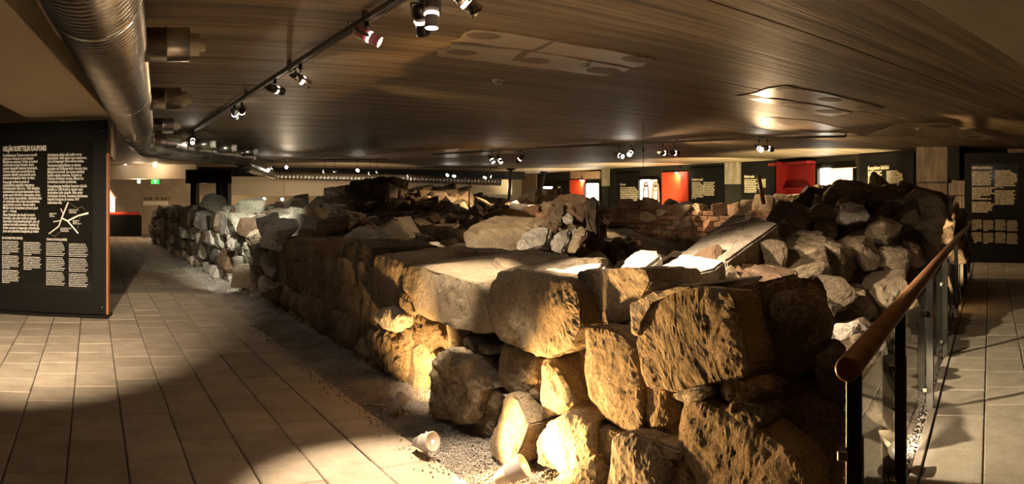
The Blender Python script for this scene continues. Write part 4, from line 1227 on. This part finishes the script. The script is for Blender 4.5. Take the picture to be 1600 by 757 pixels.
# two arches in front of the second showcase
for x0, x1, lab in ((1005.5, 1013, 'left one of two rounded wooden arches before a lit showcase'), (1020, 1029, 'right one of two rounded wooden arches before a lit showcase')):
    d = wd((x0 + x1) / 2) - .35; xm = (x0 + x1) / 2; wv = (x1 - x0) / 2
    e = empty('wooden_arch', P(xm, 330, d), label=lab, cat='arch')
    ptsA = [P(xm - wv * 1.25, 330, d), P(xm - wv, 300, d)] + [P(xm - wv * .8 * cos(k * pi / 8), 292 - 6.5 * sin(k * pi / 8), d) for k in range(9)] + [P(xm + wv, 300, d), P(xm + wv * 1.25, 330, d)]
    bm = bmesh.new(); bm_tube(bm, ptsA, .035, 8); o = obj('hoop', mesh_from(bm, 'hoop', True), M['wood'], e); o.location = -e.location
    bm = bmesh.new(); bm_tube(bm, [P(xm - wv, 298, d), P(xm + wv, 298, d)], .02, 6); o = obj('crossbar', mesh_from(bm, 'crossbar', True), M['dark_metal'], e); o.location = -e.location
    bm = bmesh.new(); bm_tube(bm, [P(xm, 291, d - .03), P(xm, 291, d + .03)], .05, 12); o = obj('boss', mesh_from(bm, 'boss', True), M['dark_metal'], e); o.location = -e.location

# red panels with a lamp above, and the red niche
def red_panel(x0, x1, y0, y1, label, lx, watts):
    e = group_on('red_display', x0, x1, y1, label, 'panel')
    add(e, 'board', x0, x1, y0, y1, 'redlamp', off=.06, th=.06)
    d = wd(lx) - .28; p = P(lx, y0 - .4, d)
    o = obj('picture_lamp', lathe_mesh('picture_lamp', [(.02, .05), (.05, .03), (.06, -.02), (.05, -.03)], 12), M['dark_metal'], e); o.location = p - e.location
    o = obj('bulb', lathe_mesh('bulb', [(.01, -.032), (.045, -.034), (.04, -.05), (.01, -.06)], 10), M['lens'], e); o.location = p - e.location
    q = P(lx, y0 + 14, wd(lx) - .02)
    spot(p - Vector((0, 0, .08)), q, watts, 115, (1, .72, .35), .7, .03, e)
    return e
red_panel(1036, 1076, 269, 330, 'glowing orange red panel under a small lamp, the wider of two', 1057, 40)
red_panel(892, 916, 281, 325, 'glowing orange red panel under a small lamp, the narrower of two', 908, 40)
rn_ = group_on('red_niche', 1215, 1276, 330, 'deep red painted display niche with an angled left side', 'display niche')
dn = wd(1222)
o = seg_box('side_panel', plan(1215, dn - .75), plan(1234, dn - .3), EYE + (YH - 330) * dn / F, EYE + (YH - 255) * dn / F, .05, M['red'], rn_); o.location = -rn_.location
add(rn_, 'back_panel', 1231, 1276, 258, 294, 'red', off=.1, th=.05)
add(rn_, 'top_panel', 1215, 1276, 254, 258, 'red', off=.32, th=.3)
add(rn_, 'shelf', 1231, 1276, 294, 296, 'red', off=.3, th=.3)
add(rn_, 'lower_panel', 1231, 1276, 296, 330, 'red', off=.16, th=.05)
# pillars
for i, (x0, x1, y0, y1, push) in enumerate(((1432, 1481, 236, 285, .9), (1132, 1160, 255, 288, .5), (940, 966, 265, 291, .5))):
    e = empty('pillar', (0, 0, 0), kind='structure')
    d = wd(x0) - push
    seg_box('pillar_head', plan(x0, d), plan(x1, d), EYE + (YH - y1) * d / F, CEIL, .5, M['board_concrete'], e, bev=.01)
    seg_box('pillar_shaft', plan(x0 + 1, d + .1), plan(x1 - 1, d + .1), 0, EYE + (YH - y1) * d / F, .35, M['darkwall'] if i else M['board_concrete'], e)
e = empty('wall_end', (0, 0, 0), kind='structure')
seg_box('dark_pier', plan(1482, 15.3), plan(1499, 15.2), 1.75, CEIL, .5, M['darkwall'], e)
for k in range(4):
    seg_box('concrete_course', plan(1478, 15.6), plan(1509, 15.4), k * .47, k * .47 + .46, .3, M['board_concrete'], e, bev=.012)
# wooden cladding above the narrower red panel
e = empty('wall_cladding', (0, 0, 0), kind='structure')
for k in range(6):
    o = on_wall('board', 893 + k * 7.8, 893 + (k + 1) * 7.8 - .4, 268, 279.5, M['wood'], e, off=.06, th=.05)
for k in range(5):
    o = on_wall('board', 800 + k * 8, 800 + (k + 1) * 8 - .4, 272, 330, M['wood'], e, off=.06, th=.05)
# rusty bar, pale leaning post
tube('iron_bar', [P(1185.5, 275, 9.6), P(1190, 300, 9.5), P(1193, 318, 9.4)], .03, M['rust'], n=8)
tag(bpy.data.objects['iron_bar'], 'rusty brown bar leaning on the brick wall before a text board', 'bar')
e = empty('prop_post', (0, 0, 0)); 
p0, p1 = P(841, 308, 18), P(850, 270, 18.2)
e.location = p0; tag(e, 'pale leaning steel prop before the farthest showcase', 'prop')
tube('shaft', [p0 - p0 - Vector((0, 0, .4)) - (p1 - p0).normalized() * .1, p1 - p0], .035, M['lampgrey'], e, n=8)
tube('head_plate', [p1 - p0, p1 - p0 + Vector((0, 0, .03))], .1, M['dark_metal'], e, n=8)
p0, p1 = P(794, 308, 20), P(798, 266, 20)
e = empty('prop_post', p0, label='pale steel prop under the ceiling beside the white lit rubble', cat='prop')
tube('shaft', [Vector((0, 0, -.4)), p1 - p0], .05, M['lampgrey'], e, n=8)
tube('head_plate', [p1 - p0, p1 - p0 + Vector((0, 0, .05))], .13, M['dark_metal'], e, n=8)
tube('iron_hook', [P(733, 330, 15), P(733, 293, 15), P(734, 291, 15), P(736, 291, 15), P(737, 294, 15)], .02, M['rust'], n=6)
tag(bpy.data.objects['iron_hook'], 'thin rusty iron rod with a hooked top standing in the rubble', 'rod')
# hanging wire
e = empty('hanging_wire', PC(1005, 192), label='thin black wire with a small weight hanging from the ceiling', cat='wire')
t = e.location; zl = 1.78 - t.z
tube('wire', [(0, 0, 0), (0, 0, zl)], .004, M['dark_metal'], e, n=6)
tube('weight', [(0, 0, -.36), (0, 0, -.43)], .014, M['dark_metal'], e, n=8)
# ================================================================== FAR LEFT
pl = plan(168, 25.6)
e = empty('model_table', (pl.x + .0, pl.y + .5, 0), label='black plinth with a glowing red top behind the information board', cat='plinth')
box('plinth', (0, 0, .37), (2.4, 1.3, .74), M['black'], e, bev=.01)
box('model_base', (0, 0, .80), (2.3, 1.2, .1), M['redlamp'], e, bev=.02)
hs = empty('model_house', (pl.x - .05, pl.y + .45, .85), label='white gabled model house standing on the black plinth', cat='model')
bm = bmesh.new()
pr = [(-.55, 0), (.32, 0), (.32, .5), (0, .95), (-.55, .95)]
A = [bm.verts.new((x, -.3, z)) for x, z in pr]; C = [bm.verts.new((x, .3, z)) for x, z in pr]
bm.faces.new(A); bm.faces.new(C[::-1])
for k in range(5): bm.faces.new((A[k], C[k], C[(k + 1) % 5], A[(k + 1) % 5]))
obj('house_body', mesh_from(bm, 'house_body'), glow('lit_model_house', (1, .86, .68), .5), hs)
bm = bmesh.new(); bm_box(bm, (.17, 0, .75), (.62, .7, .04)); 
o = obj('roof', mesh_from(bm, 'roof'), M['rust'], hs)
o.data.transform(Matrix.Translation((.17, 0, .75)) @ Matrix.Rotation(math.atan2(.45, .32), 4, 'Y') @ Matrix.Translation((-.17, 0, -.75)))
tube('chimney', [(-.02, 0, .9), (-.02, 0, 1.2)], .06, M['lampgrey'], hs, n=8)
spot((pl.x, pl.y - 1.0, 2.2), (pl.x - .3, pl.y + .4, .8), 150, 70, WARM, .6)

ex = empty('exit_sign', P(242.5, 284, 24.3), label='glowing green exit sign under the beam', cat='exit sign')
EA = Matrix.Rotation(-az(242), 4, 'Z')
o = box('sign_box', (0, 0, 0), (.27, .06, .16), M['exit'], ex, rz=-az(242), bev=.005)
o = box('white_mark', (0.0, -.032, .0), (.05, .006, .12), M['exit_white'], ex, bev=.002)
box('white_mark', (0, -.033, .035), (.11, .006, .035), M['exit_white'], ex)
box('hanger', (0, 0, .1), (.02, .02, .1), M['dark_metal'], ex)
pw = P(226, 313, 28.0)
e = empty('exit_lettering', (pw.x, 28.2, 1.2), label='black capital lettering for the exit on the far wall', cat='lettering')
Mx = Matrix(((1, 0, 0, pw.x), (0, 0, -1, 28.19), (0, 1, 0, pw.z), (0, 0, 0, 1)))
for k, ch in enumerate('ULOS UT EXIT'):
    if ch != ' ': text('letter', ch, .15, M['black'], e, Mx @ Matrix.Translation((k * .085, 0, 0)), .8, .004)
box('pale_strip', ((P(244, 316, 28).x) - e.location.x, -.02, pw.z - .12 - 1.2), (1.0, .04, .16), M['white_cap'], e)
# black steel portal frame
fr = empty('steel_frame', plan(325, 21.5).to_3d(), label='black steel portal frame standing behind the far wall stretch', cat='frame')
f0, f1 = plan(290, 21.5), plan(362, 21.3)
for nm, x0, x1, z0, z1 in (('top_beam', 290, 362, 1.79, 2.2), ('post', 297, 306, 0, 1.79), ('post', 337, 345, 0, 1.79), ('post', 347, 356, 0, 1.79)):
    o = seg_box(nm, plan(x0, 21.5), plan(x1, 21.4), z0, z1, .22, M['dark_metal'], fr, bev=.01); o.location = -fr.location
for x in (292, 299, 336, 359):
    o = seg_box('stiffener', plan(x, 21.45), plan(x + 1.2, 21.45), 1.82, 2.17, .05, M['dark_metal'], fr, off=.05); o.location = -fr.location
# ================================================================== DUCTS
def duct(name_parent, pts, r, pitch, amp, parent, name='pipe', n=28):
    """spiral-seamed pipe: ridged tube along pts"""
    out, rad = [], []
    for a, b in zip(pts, pts[1:]):
        a, b = Vector(a), Vector(b); L = (b - a).length; k = max(2, int(L / pitch))
        for i in range(k):
            for f_, rr in ((0, r), (.55, r), (.7, r + amp), (.85, r + amp)):
                out.append(a.lerp(b, (i + f_) / k)); rad.append(rr)
    out.append(Vector(pts[-1])); rad.append(r)
    bm = bmesh.new(); bm_tube(bm, out, r, n, True, rad)
    return obj(name, mesh_from(bm, name, True), M['steel'], parent)
DZ = 2.21
d0, d1 = Vector((-.33, -.6, DZ)), Vector((.64, 10.0, DZ))
dv = (d1 - d0).normalized()
dk = empty('ventilation_duct', (0.3, 6, 2.0), label='big ribbed steel ventilation duct running over the information board', cat='duct')
duct('', [d0, d1 - dv * .5], .2, .055, .011, dk).location = -dk.location
o = tube('elbow', [d1 - dv * .5, d1 - dv * .25, d1 + Vector((.02, .02, -.03)), d1 + Vector((.12, .12, -.06)), d1 + Vector((.45, .3, -.06))], .2, M['steel'], dk, n=28); o.location = -dk.location
for t in (3.6, 6.3, 8.9, 10.1):
    c = d0 + dv * t
    bm = bmesh.new(); bm_tube(bm, [c - dv * .03, c - dv * .029, c + dv * .029, c + dv * .03], .2, 28, True, [.2, .212, .212, .2])
    o = obj('sleeve', mesh_from(bm, 'sleeve', True), M['chrome'], dk); o.location = -dk.location
for (y, Ls, r) in ((4.15, .25, .098), (6.4, .27, .1), (8.75, .25, .095), (10.15, .4, .085)):
    t = (y - d0.y) / dv.y; c = d0 + dv * t; sd = Vector((dv.y, -dv.x, 0)); c.z = DZ + .02
    bm = bmesh.new(); bm_tube(bm, [c + sd * .12, c + sd * (.2 + Ls * .45), c + sd * (.2 + Ls * .46), c + sd * (.2 + Ls * .5), c + sd * (.2 + Ls * .51), c + sd * (.2 + Ls)], r, 24, True, [r, r, r + .004, r + .004, r, r])
    o = obj('branch', mesh_from(bm, 'branch', True), M['steel'], dk); o.location = -dk.location
    bm = bmesh.new(); bm_tube(bm, [c + sd * (.2 + Ls), c + sd * (.2 + Ls + .055), c + sd * (.2 + Ls + .056), c + sd * (.2 + Ls + .09)], r, 20, True, [r * .66, r * .66, r * .4, r * .4])
    q = obj('valve_cap', mesh_from(bm, 'valve_cap', False), M['white_cap'], o)
# second duct crossing to the right, then the far one
e0, e1 = Vector((.75, 10.2, 2.13)), P(388, 246, 15.6)
dk2 = empty('ventilation_duct', (2, 12.5, 2.0), label='ribbed duct crossing from the big duct towards the back of the hall', cat='duct')
duct('', [e0, e1], .185, .07, .011, dk2, n=20).location = -dk2.location
ev = (e1 - e0).normalized(); es = Vector((ev.y, -ev.x, 0))
for t in (.22, .45, .72, .97):
    c = e0.lerp(e1, t)
    bm = bmesh.new(); bm_tube(bm, [c - ev * .03, c + ev * .03], .197, 20); o = obj('sleeve', mesh_from(bm, 'sleeve', True), M['chrome'], dk2); o.location = -dk2.location
for t in (.3, .52, .8):
    c = e0.lerp(e1, t) + Vector((0, 0, .06))
    bm = bmesh.new(); bm_tube(bm, [c + es * .1, c + es * .42], .09, 16); o = obj('branch', mesh_from(bm, 'branch', True), M['steel'], dk2); o.location = -dk2.location
    bm = bmesh.new(); bm_tube(bm, [c + es * .42, c + es * .5], .06, 14); obj('valve_cap', mesh_from(bm, 'valve_cap', True), M['white_cap'], o)
g0, g1 = P(385, 258, 15.8), P(428, 275, 24.6)
dk3 = empty('ventilation_duct', (9, 24, 2.0), label='thin far ribbed duct running along the far end of the hall', cat='duct')
duct('', [P(380, 254, 15.6), g0, g0.lerp(g1, .5), g1], .15, .14, .008, dk3, n=14).location = -dk3.location
duct('', [g1, P(620, 279, 25.4), P(782, 284.5, 26.8)], .13, .13, .02, dk3, n=12).location = -dk3.location
# conduit on the bulkhead face
cp = [P(58, -8, 3.15), P(62, 3, 3.25), P(75, 28, 3.6), P(92, 54, 4.0), P(108, 67, 4.2), P(126, 74, 4.3)]
e = empty('conduit_pipe', cp[0], label='thin peach pipe with a red band beside the big duct', cat='pipe')
tube('pipe', [p - cp[0] for p in cp], .011, M['conduit'], e, n=10)
tube('band', [cp[3] - cp[0] - Vector((.006, .0, -.03)) * .4, cp[3] - cp[0] + (cp[4] - cp[3]) * .35], .0135, M['redband'], e, n=10)

# ================================================================== CEILING FITTINGS
for (x, y), lab in (((778, 124), 'white round smoke detector alone on the dark ceiling boards'), ((913, 96), 'small smoke detector on the smooth ceiling patch'),
                    ((1436, 200), 'small detector on the ceiling before the wall end')):
    c = PC(x, y); e = empty('smoke_detector', c, label=lab, cat='smoke detector')
    obj('base', lathe_mesh('base', [(.055, 0), (.055, -.018), (.05, -.02)], 20), M['white_cap'], e)
    obj('head', lathe_mesh('head', [(.042, -.02), (.04, -.035), (.03, -.048), (.01, -.05)], 18), M['lampgrey'], e)

# ================================================================== TRACKS AND SPOTLIGHTS
def track(a, b, label, extra=True):
    a, b = Vector(a), Vector(b); e = empty('lighting_track', a, label=label, cat='lighting track')
    d = b - a; rz = math.atan2(d.y, d.x)
    box('rail', d / 2, (d.length, .036, .034), M['track'], e, rz=rz, bev=.003)
    n = Vector((-d.y, d.x, 0)).normalized()
    box('slot', d / 2 - Vector((0, 0, .018)), (d.length - .02, .012, .004), M['dark_metal'], e, rz=rz)
    if extra:
        tube('cable_pipe', [-n * .06 + Vector((0, 0, .01)), d - n * .06 + Vector((0, 0, .01))], .008, M['track'], e, n=8)
    k = max(2, int(d.length / 1.6))
    for i in range(k + 1):
        c = d * (i / k); box('hanger', c + Vector((0, 0, .03)), (.03, .03, .04), M['track'], e, rz=rz)
    return e
TZ = 2.40
track((1.56, 2.3, TZ), (1.56, 12.2, TZ), 'long lighting track running above the paving edge')
track((7.8, 15.4, TZ), (10.6, 6.2, TZ), 'lighting track in front of the exhibition wall')
track(plan(405, 19.5).to_3d() + Vector((0, 0, TZ)), plan(605, 19.5).to_3d() + Vector((0, 0, TZ)), 'far lighting track over the rear rubble')
track(plan(628, 24.6).to_3d() + Vector((0, 0, TZ)), plan(778, 24.6).to_3d() + Vector((0, 0, TZ)), 'farthest lighting track near the props', False)
LM = {
 'adapter': (lathe_mesh('adapter', [(.014, 0), (.014, -.03), (.02, -.031), (.02, -.04)], 12), 'dark_metal'),
 'housing': (lathe_mesh('housing', [(.012, .07), (.03, .066), (.033, .05), (.033, .012), (.036, .011), (.036, .004), (.033, .003), (.033, -.07), (.036, -.072), (.036, -.09), (.031, -.09), (.031, -.086)], 22), 'dark_metal'),
 'glow_ring': (lathe_mesh('glow_ring', [(.0338, -.012), (.0345, -.013), (.0345, -.027), (.0338, -.028)], 22), 'ring'),
 'lens': (lathe_mesh('lens', [(.0305, -.0865), (.028, -.0885), (.01, -.0895)], 20), 'lens'),
}
bm = bmesh.new(); bm_box(bm, (.041, 0, .025), (.006, .018, .1), 0, .001); bm_box(bm, (-.041, 0, .025), (.006, .018, .1), 0, .001); bm_box(bm, (0, 0, .078), (.088, .018, .006), 0, .001)
LM['yoke'] = (mesh_from(bm, 'yoke'), 'track')
bm = bmesh.new(); bm_tube(bm, [(.02, .02, .07), (.045, .03, .1), (.03, .02, .13), (.0, .0, .12)], .004, 6)
LM['cable'] = (mesh_from(bm, 'cable', True), 'dark_metal')
for k, (me, m) in LM.items(): me.materials.append(M[m])
HOUS = {}
def lamp(loc, target, label, watts, angle, color=WHITE, size=1.0, metal='dark_metal', lit=True, blend=.6, group='ceiling spotlights', topz=TZ):
    loc = Vector(loc); e = empty('spotlight', loc, label=label, cat='spotlight', group=group)
    dirn = (Vector(target) - loc).normalized(); q = dirn.to_track_quat('-Z', 'Y')
    h = topz - loc.z - .015
    o = obj('adapter', LM['adapter'][0], None, e); o.location = (0, 0, h); 
    o = tube('stem', [(0, 0, h - .03), (0, 0, .05)], .006, M['dark_metal'], e, n=6)
    for k in ('yoke', 'housing', 'glow_ring', 'lens', 'cable'):
        if k == 'lens' and not lit: continue
        me = LM[k][0]
        if k == 'housing' and metal != 'dark_metal':
            if metal not in HOUS:
                HOUS[metal] = me.copy(); HOUS[metal].materials.clear(); HOUS[metal].materials.append(M[metal])
            me = HOUS[metal]
        o = obj(k, me, None, e); o.rotation_mode = 'QUATERNION'; o.rotation_quaternion = q; o.scale = (size,) * 3
    if watts:
        spot(loc + dirn * (.1 * size), target, watts, angle, color, blend, .025, e)
    return e
def hit(x, a, b):
    r = Vector((sin(az(x)), cos(az(x)))); a, b = Vector(a), Vector(b); e_ = b - a
    return (a.x * e_.y - a.y * e_.x) / (r.x * e_.y - r.y * e_.x)
T2 = ((7.8, 15.4), (10.6, 6.2)); T3 = (plan(405, 19.5), plan(605, 19.5)); T4 = (plan(628, 24.6), plan(778, 24.6))
# -- near track
lamp((1.56, 3.92, 2.3), (5.0, 1.65, 0.1), 'brightest starlike spotlight with a rosy housing on the near track', 560, 64, WHITE, metal='pink')
lamp((1.60, 3.28, 2.26), (2.2, 3.92, .86), 'tilted spotlight hanging at the top edge, left of the round bright lens', 190, 30, WHITE)
lamp((1.58, 3.12, 2.26), (1.45, 2.95, 0), 'round bright lens of a downward spotlight at the top edge', 300, 46, WHITE, metal='lampgrey')
lamp((1.62, 2.88, 2.26), (3.4, 2.6, .9), 'ribbed chrome spotlight at the top edge, rightmost of the near track', 100, 60, WHITE, metal='chrome')
lamp((1.58, 5.35, 2.27), (4.9, 6.5, .8), 'chrome spotlight turned to the ruin, halfway down the near track', 260, 44, WHITE, metal='chrome')
lamp((1.57, 6.1, 2.30), (9.3, 9.0, .9), 'smaller spotlight just behind the chrome one on the near track', 150, 40, WARM)
lamp((1.56, 7.85, 2.29), (2.3, 10.2, .95), 'left of a pair of spotlights far down the near track', 260, 40, COOL)
lamp((1.60, 7.65, 2.29), (2.6, 12.5, 1.0), 'right of a pair of spotlights far down the near track', 200, 40, COOL)
lamp((1.56, 11.2, 2.27), (0.9, 8.8, 0), 'starlike spotlight near the far end of the near track', 25, 60, WHITE)
lamp((1.56, 11.9, 2.22), (2.0, 14.5, .6), 'small spotlight at the far end of the near track', 20, 60, WARM)
lamp((-.55, 2.3, 2.12), (-.6, 7.35, .2), 'unseen spotlight above the paving that lights the information board', 1000, 48, WHITE, blend=1.0, topz=2.29)  # unseen lamp put in to light the board and the paving
# -- track before the exhibition wall
for x, y, d, tgt, lab, wt in ((967, 243, 14.0, (9.3, 5.5, .9), 'starlike spotlight on the track before the exhibition wall', 400),
        (986, 238, 13.8, (7.0, 9.0, .8), 'spotlight turned left, next to the starlike one before the exhibition wall', 250),
        (1036, 239, 13.4, (15.5, 9.5, 1.6), 'left of two close spotlights before the wider red panel', 60),
        (1053, 239, 13.2, (14.6, 8.0, 1.6), 'right of two close spotlights before the wider red panel', 60),
        (1186, 232, 12.5, (8.0, 4.6, 1.0), 'left of two spotlights hanging above the leaning rusty bar', 250),
        (1199, 232, 12.4, (14.2, 5.2, 1.4), 'right of two spotlights hanging above the leaning rusty bar', 140),
        (813, 248, 15.2, (8, 14, 1), 'single spotlight at the left end of the track before the exhibition wall', 200)):
    lamp(P(x, y, hit(x, *T2)), tgt, lab, wt, 70, WARM, 1.3)
# -- far tracks
for x, y, d, tgt, lab, wt in ((447, 261, 19.6, (4.0, 12, .8), 'starlike far spotlight above the pale green boulders', 200), (558, 266, 19.6, (6.2, 12, .8), 'starlike far spotlight above the masonry stump', 200),
        (698, 273, 25.0, (11.3, 18.5, 1.0), 'starlike farthest spotlight over the dark ridge', 350), (420, 265, 19.4, (3, 16, .8), 'small far spotlight left of the starlike ones', 0),
        (426, 262, 19.4, (4, 26, .8), 'small far spotlight close beside its twin', 30), (507, 268, 19.6, (5, 24, 1.4), 'small far spotlight between the two starlike ones', 30), (523, 267, 19.6, (8, 24, 1.4), 'small paired spotlight left of the masonry stump', 30),
        (578, 271, 19.6, (7, 26, 1.2), 'small far spotlight right of the masonry stump', 0), (590, 268, 19.6, (9, 26, 1.2), 'small high spotlight right of the masonry stump', 30),
        (638, 274, 24.5, (11, 28, 1.2), 'tiny spotlight left of the farthest starlike one', 0), (708, 275, 24.6, (12, 18, 1.2), 'spotlight touching the farthest starlike one', 0),
        (756, 277, 24.5, (13.0, 17.5, 1.0), 'left of two tiny spotlights by the steel prop', 250), (766, 276, 24.5, (15, 20, 1.2), 'right of two tiny spotlights by the steel prop', 200),
        (768, 249, 14.6, (8.4, 12.4, 1.0), 'left of two dark spotlights over the middle of the ruin', 220), (780, 249, 14.4, (8.6, 12.5, 1.1), 'right of two dark spotlights over the middle of the ruin', 220)):
    lamp(P(x, y, hit(x, *(T2 if d < 15 else T3 if d < 20 else T4))), tgt, lab, wt, 38, WHITE, 1.15)
for x, y, d, lab, wt in ((217, 284, 24.0, 'starlike lamp on the far left wall near the exit sign', 16), (413, 311, 27, 'bright lamp in the recess under the beige wall', 14), (441, 312, 27, 'second lamp in the recess under the beige wall', 20),
        (319, 311, 26.5, 'lamp seen between the posts of the steel frame', 16), (196, 255.5, 23.6, 'small lamp on the beam left of the exit sign', 6), (242, 259, 23.2, 'small lamp on the beam above the exit sign', 6)):
    p = P(x, y, d); e = empty('wall_lamp', p, label=lab, cat='lamp')
    obj('bulb', lathe_mesh('bulb', [(.01, .05), (.04, .03), (.05, 0), (.04, -.03), (.01, -.05)], 12), M['lens'], e)
    o = tube('holder', [(0, 0.05, 0), (0, .25, .02)], .015, M['dark_metal'], e, n=8)
    point(p + Vector((0, -.15, 0)), wt, WARM, .05, e)

# ================================================================== FLOOR UPLIGHTS
UPH = lathe_mesh('uplight_housing', [(.012, -.085), (.02, -.08), (.034, -.03), (.037, -.028), (.037, -.02), (.036, -.018), (.046, .04), (.043, .045), (.039, .04)], 22); UPH.materials.append(M['lampgrey'])
UPL = lathe_mesh('uplight_lens', [(.039, .036), (.03, .039), (.008, .04)], 20); UPL.materials.append(M['lens_amber'])
def uplight(loc, target, label, watts, angle, color=AMBER, size=1.0, cable=None):
    loc = Vector(loc); e = empty('floor_uplight', loc, label=label, cat='floor lamp', group='floor uplights')
    dirn = (Vector(target) - loc).normalized(); q = dirn.to_track_quat('Z', 'Y')
    for k, me in (('housing', UPH), ('lens', UPL)):
        o = obj(k, me, None, e); o.rotation_mode = 'QUATERNION'; o.rotation_quaternion = q; o.scale = (size,) * 3
    tube('stake', [(0, 0, -.02), (0, 0, -loc.z - .02)], .009, M['lampgrey'], e, n=8)
    if cable: tube('cable', [Vector(c) - loc for c in cable], .0055, M['lampgrey'], e, n=8)
    spot(loc + dirn * .06 * size, target, watts, angle, color, .5, .03, e)
u1 = PZ(624, 628, .07); u2 = PZ(680, 689, .08) + Vector((-.05, 0, 0)); u3 = PZ(804, 736, .09)
uplight(u1, (2.35, 4.42, .42), 'floor lamp glowing into the recess of the near wall', 45, 110, AMBER, 1.0, [u1, u1 + Vector((-.05, .1, -.05)), u1 + Vector((-.1, .32, -.09))])
uplight(u2, (2.1, 1.9, .5), 'floor lamp on the gravel turned towards the viewer, its round lens showing', 150, 85, AMBER, 1.15, [u2, u2 + Vector((.03, .06, .03)), u2 + Vector((.05, .16, -.03)), u2 + Vector((.05, .22, -.08))])
uplight(u3, (2.2, 2.45, .38), 'floor lamp nearest the bottom edge, leaning against the bright boulder', 20, 120, AMBER, 1.25)
# uplight behind the railing at the far end
q = R0 + U * 6.6 - N * .1
uplight((q.x, q.y, .12), (q.x + .7, q.y + .5, .7), 'floor lamp hidden at the wall foot behind the far railing', 110, 80, WARM)
q = R0 + U * 1.5 - N * .07
uplight((q.x, q.y, .1), (q.x + .9, q.y + .5, 0.0), 'floor lamp hidden at the wall foot behind the near railing', 40, 60, WHITE)

# unseen uplights added behind the brick wall to brighten the ceiling before the exhibits
for x, back, lab, wt in ((880, 4.0, 'added unseen floor lamp behind the ruin before the farthest showcase', 330), (985, 3.5, 'added unseen floor lamp behind the brick wall before the arches', 330),
                         (1110, 3.2, 'added unseen floor lamp behind the brick wall before the wider red panel', 330), (1290, 2.6, 'added unseen floor lamp behind the heap before the wide showcase', 330)):
    q = plan(x, wd(x) - back); r = plan(x, wd(x) - back * .45)
    uplight((q.x, q.y, .12), (r.x, r.y, 2.4), lab, wt, 100, (1.0, .82, .46), 1.2)
q = plan(560, 22.5)
uplight((q.x, q.y, .12), (q.x, q.y + 2, 2.4), 'added unseen floor lamp behind the masonry stump washing the far ceiling', 110, 110, WHITE, 1.2)  # unseen uplight added to brighten the far ceiling

# ================================================================== lettering as plain meshes
fonts = [o for o in COL.objects if o.type == 'FONT']
dg = bpy.context.evaluated_depsgraph_get()
for o in fonts:
    me = bpy.data.meshes.new_from_object(o.evaluated_get(dg))
    nm = o.name.split('.')[0]; par = o.parent; ml = o.matrix_local.copy()
    bpy.data.objects.remove(o)
    n = obj(nm, me, None, par); n.matrix_local = ml
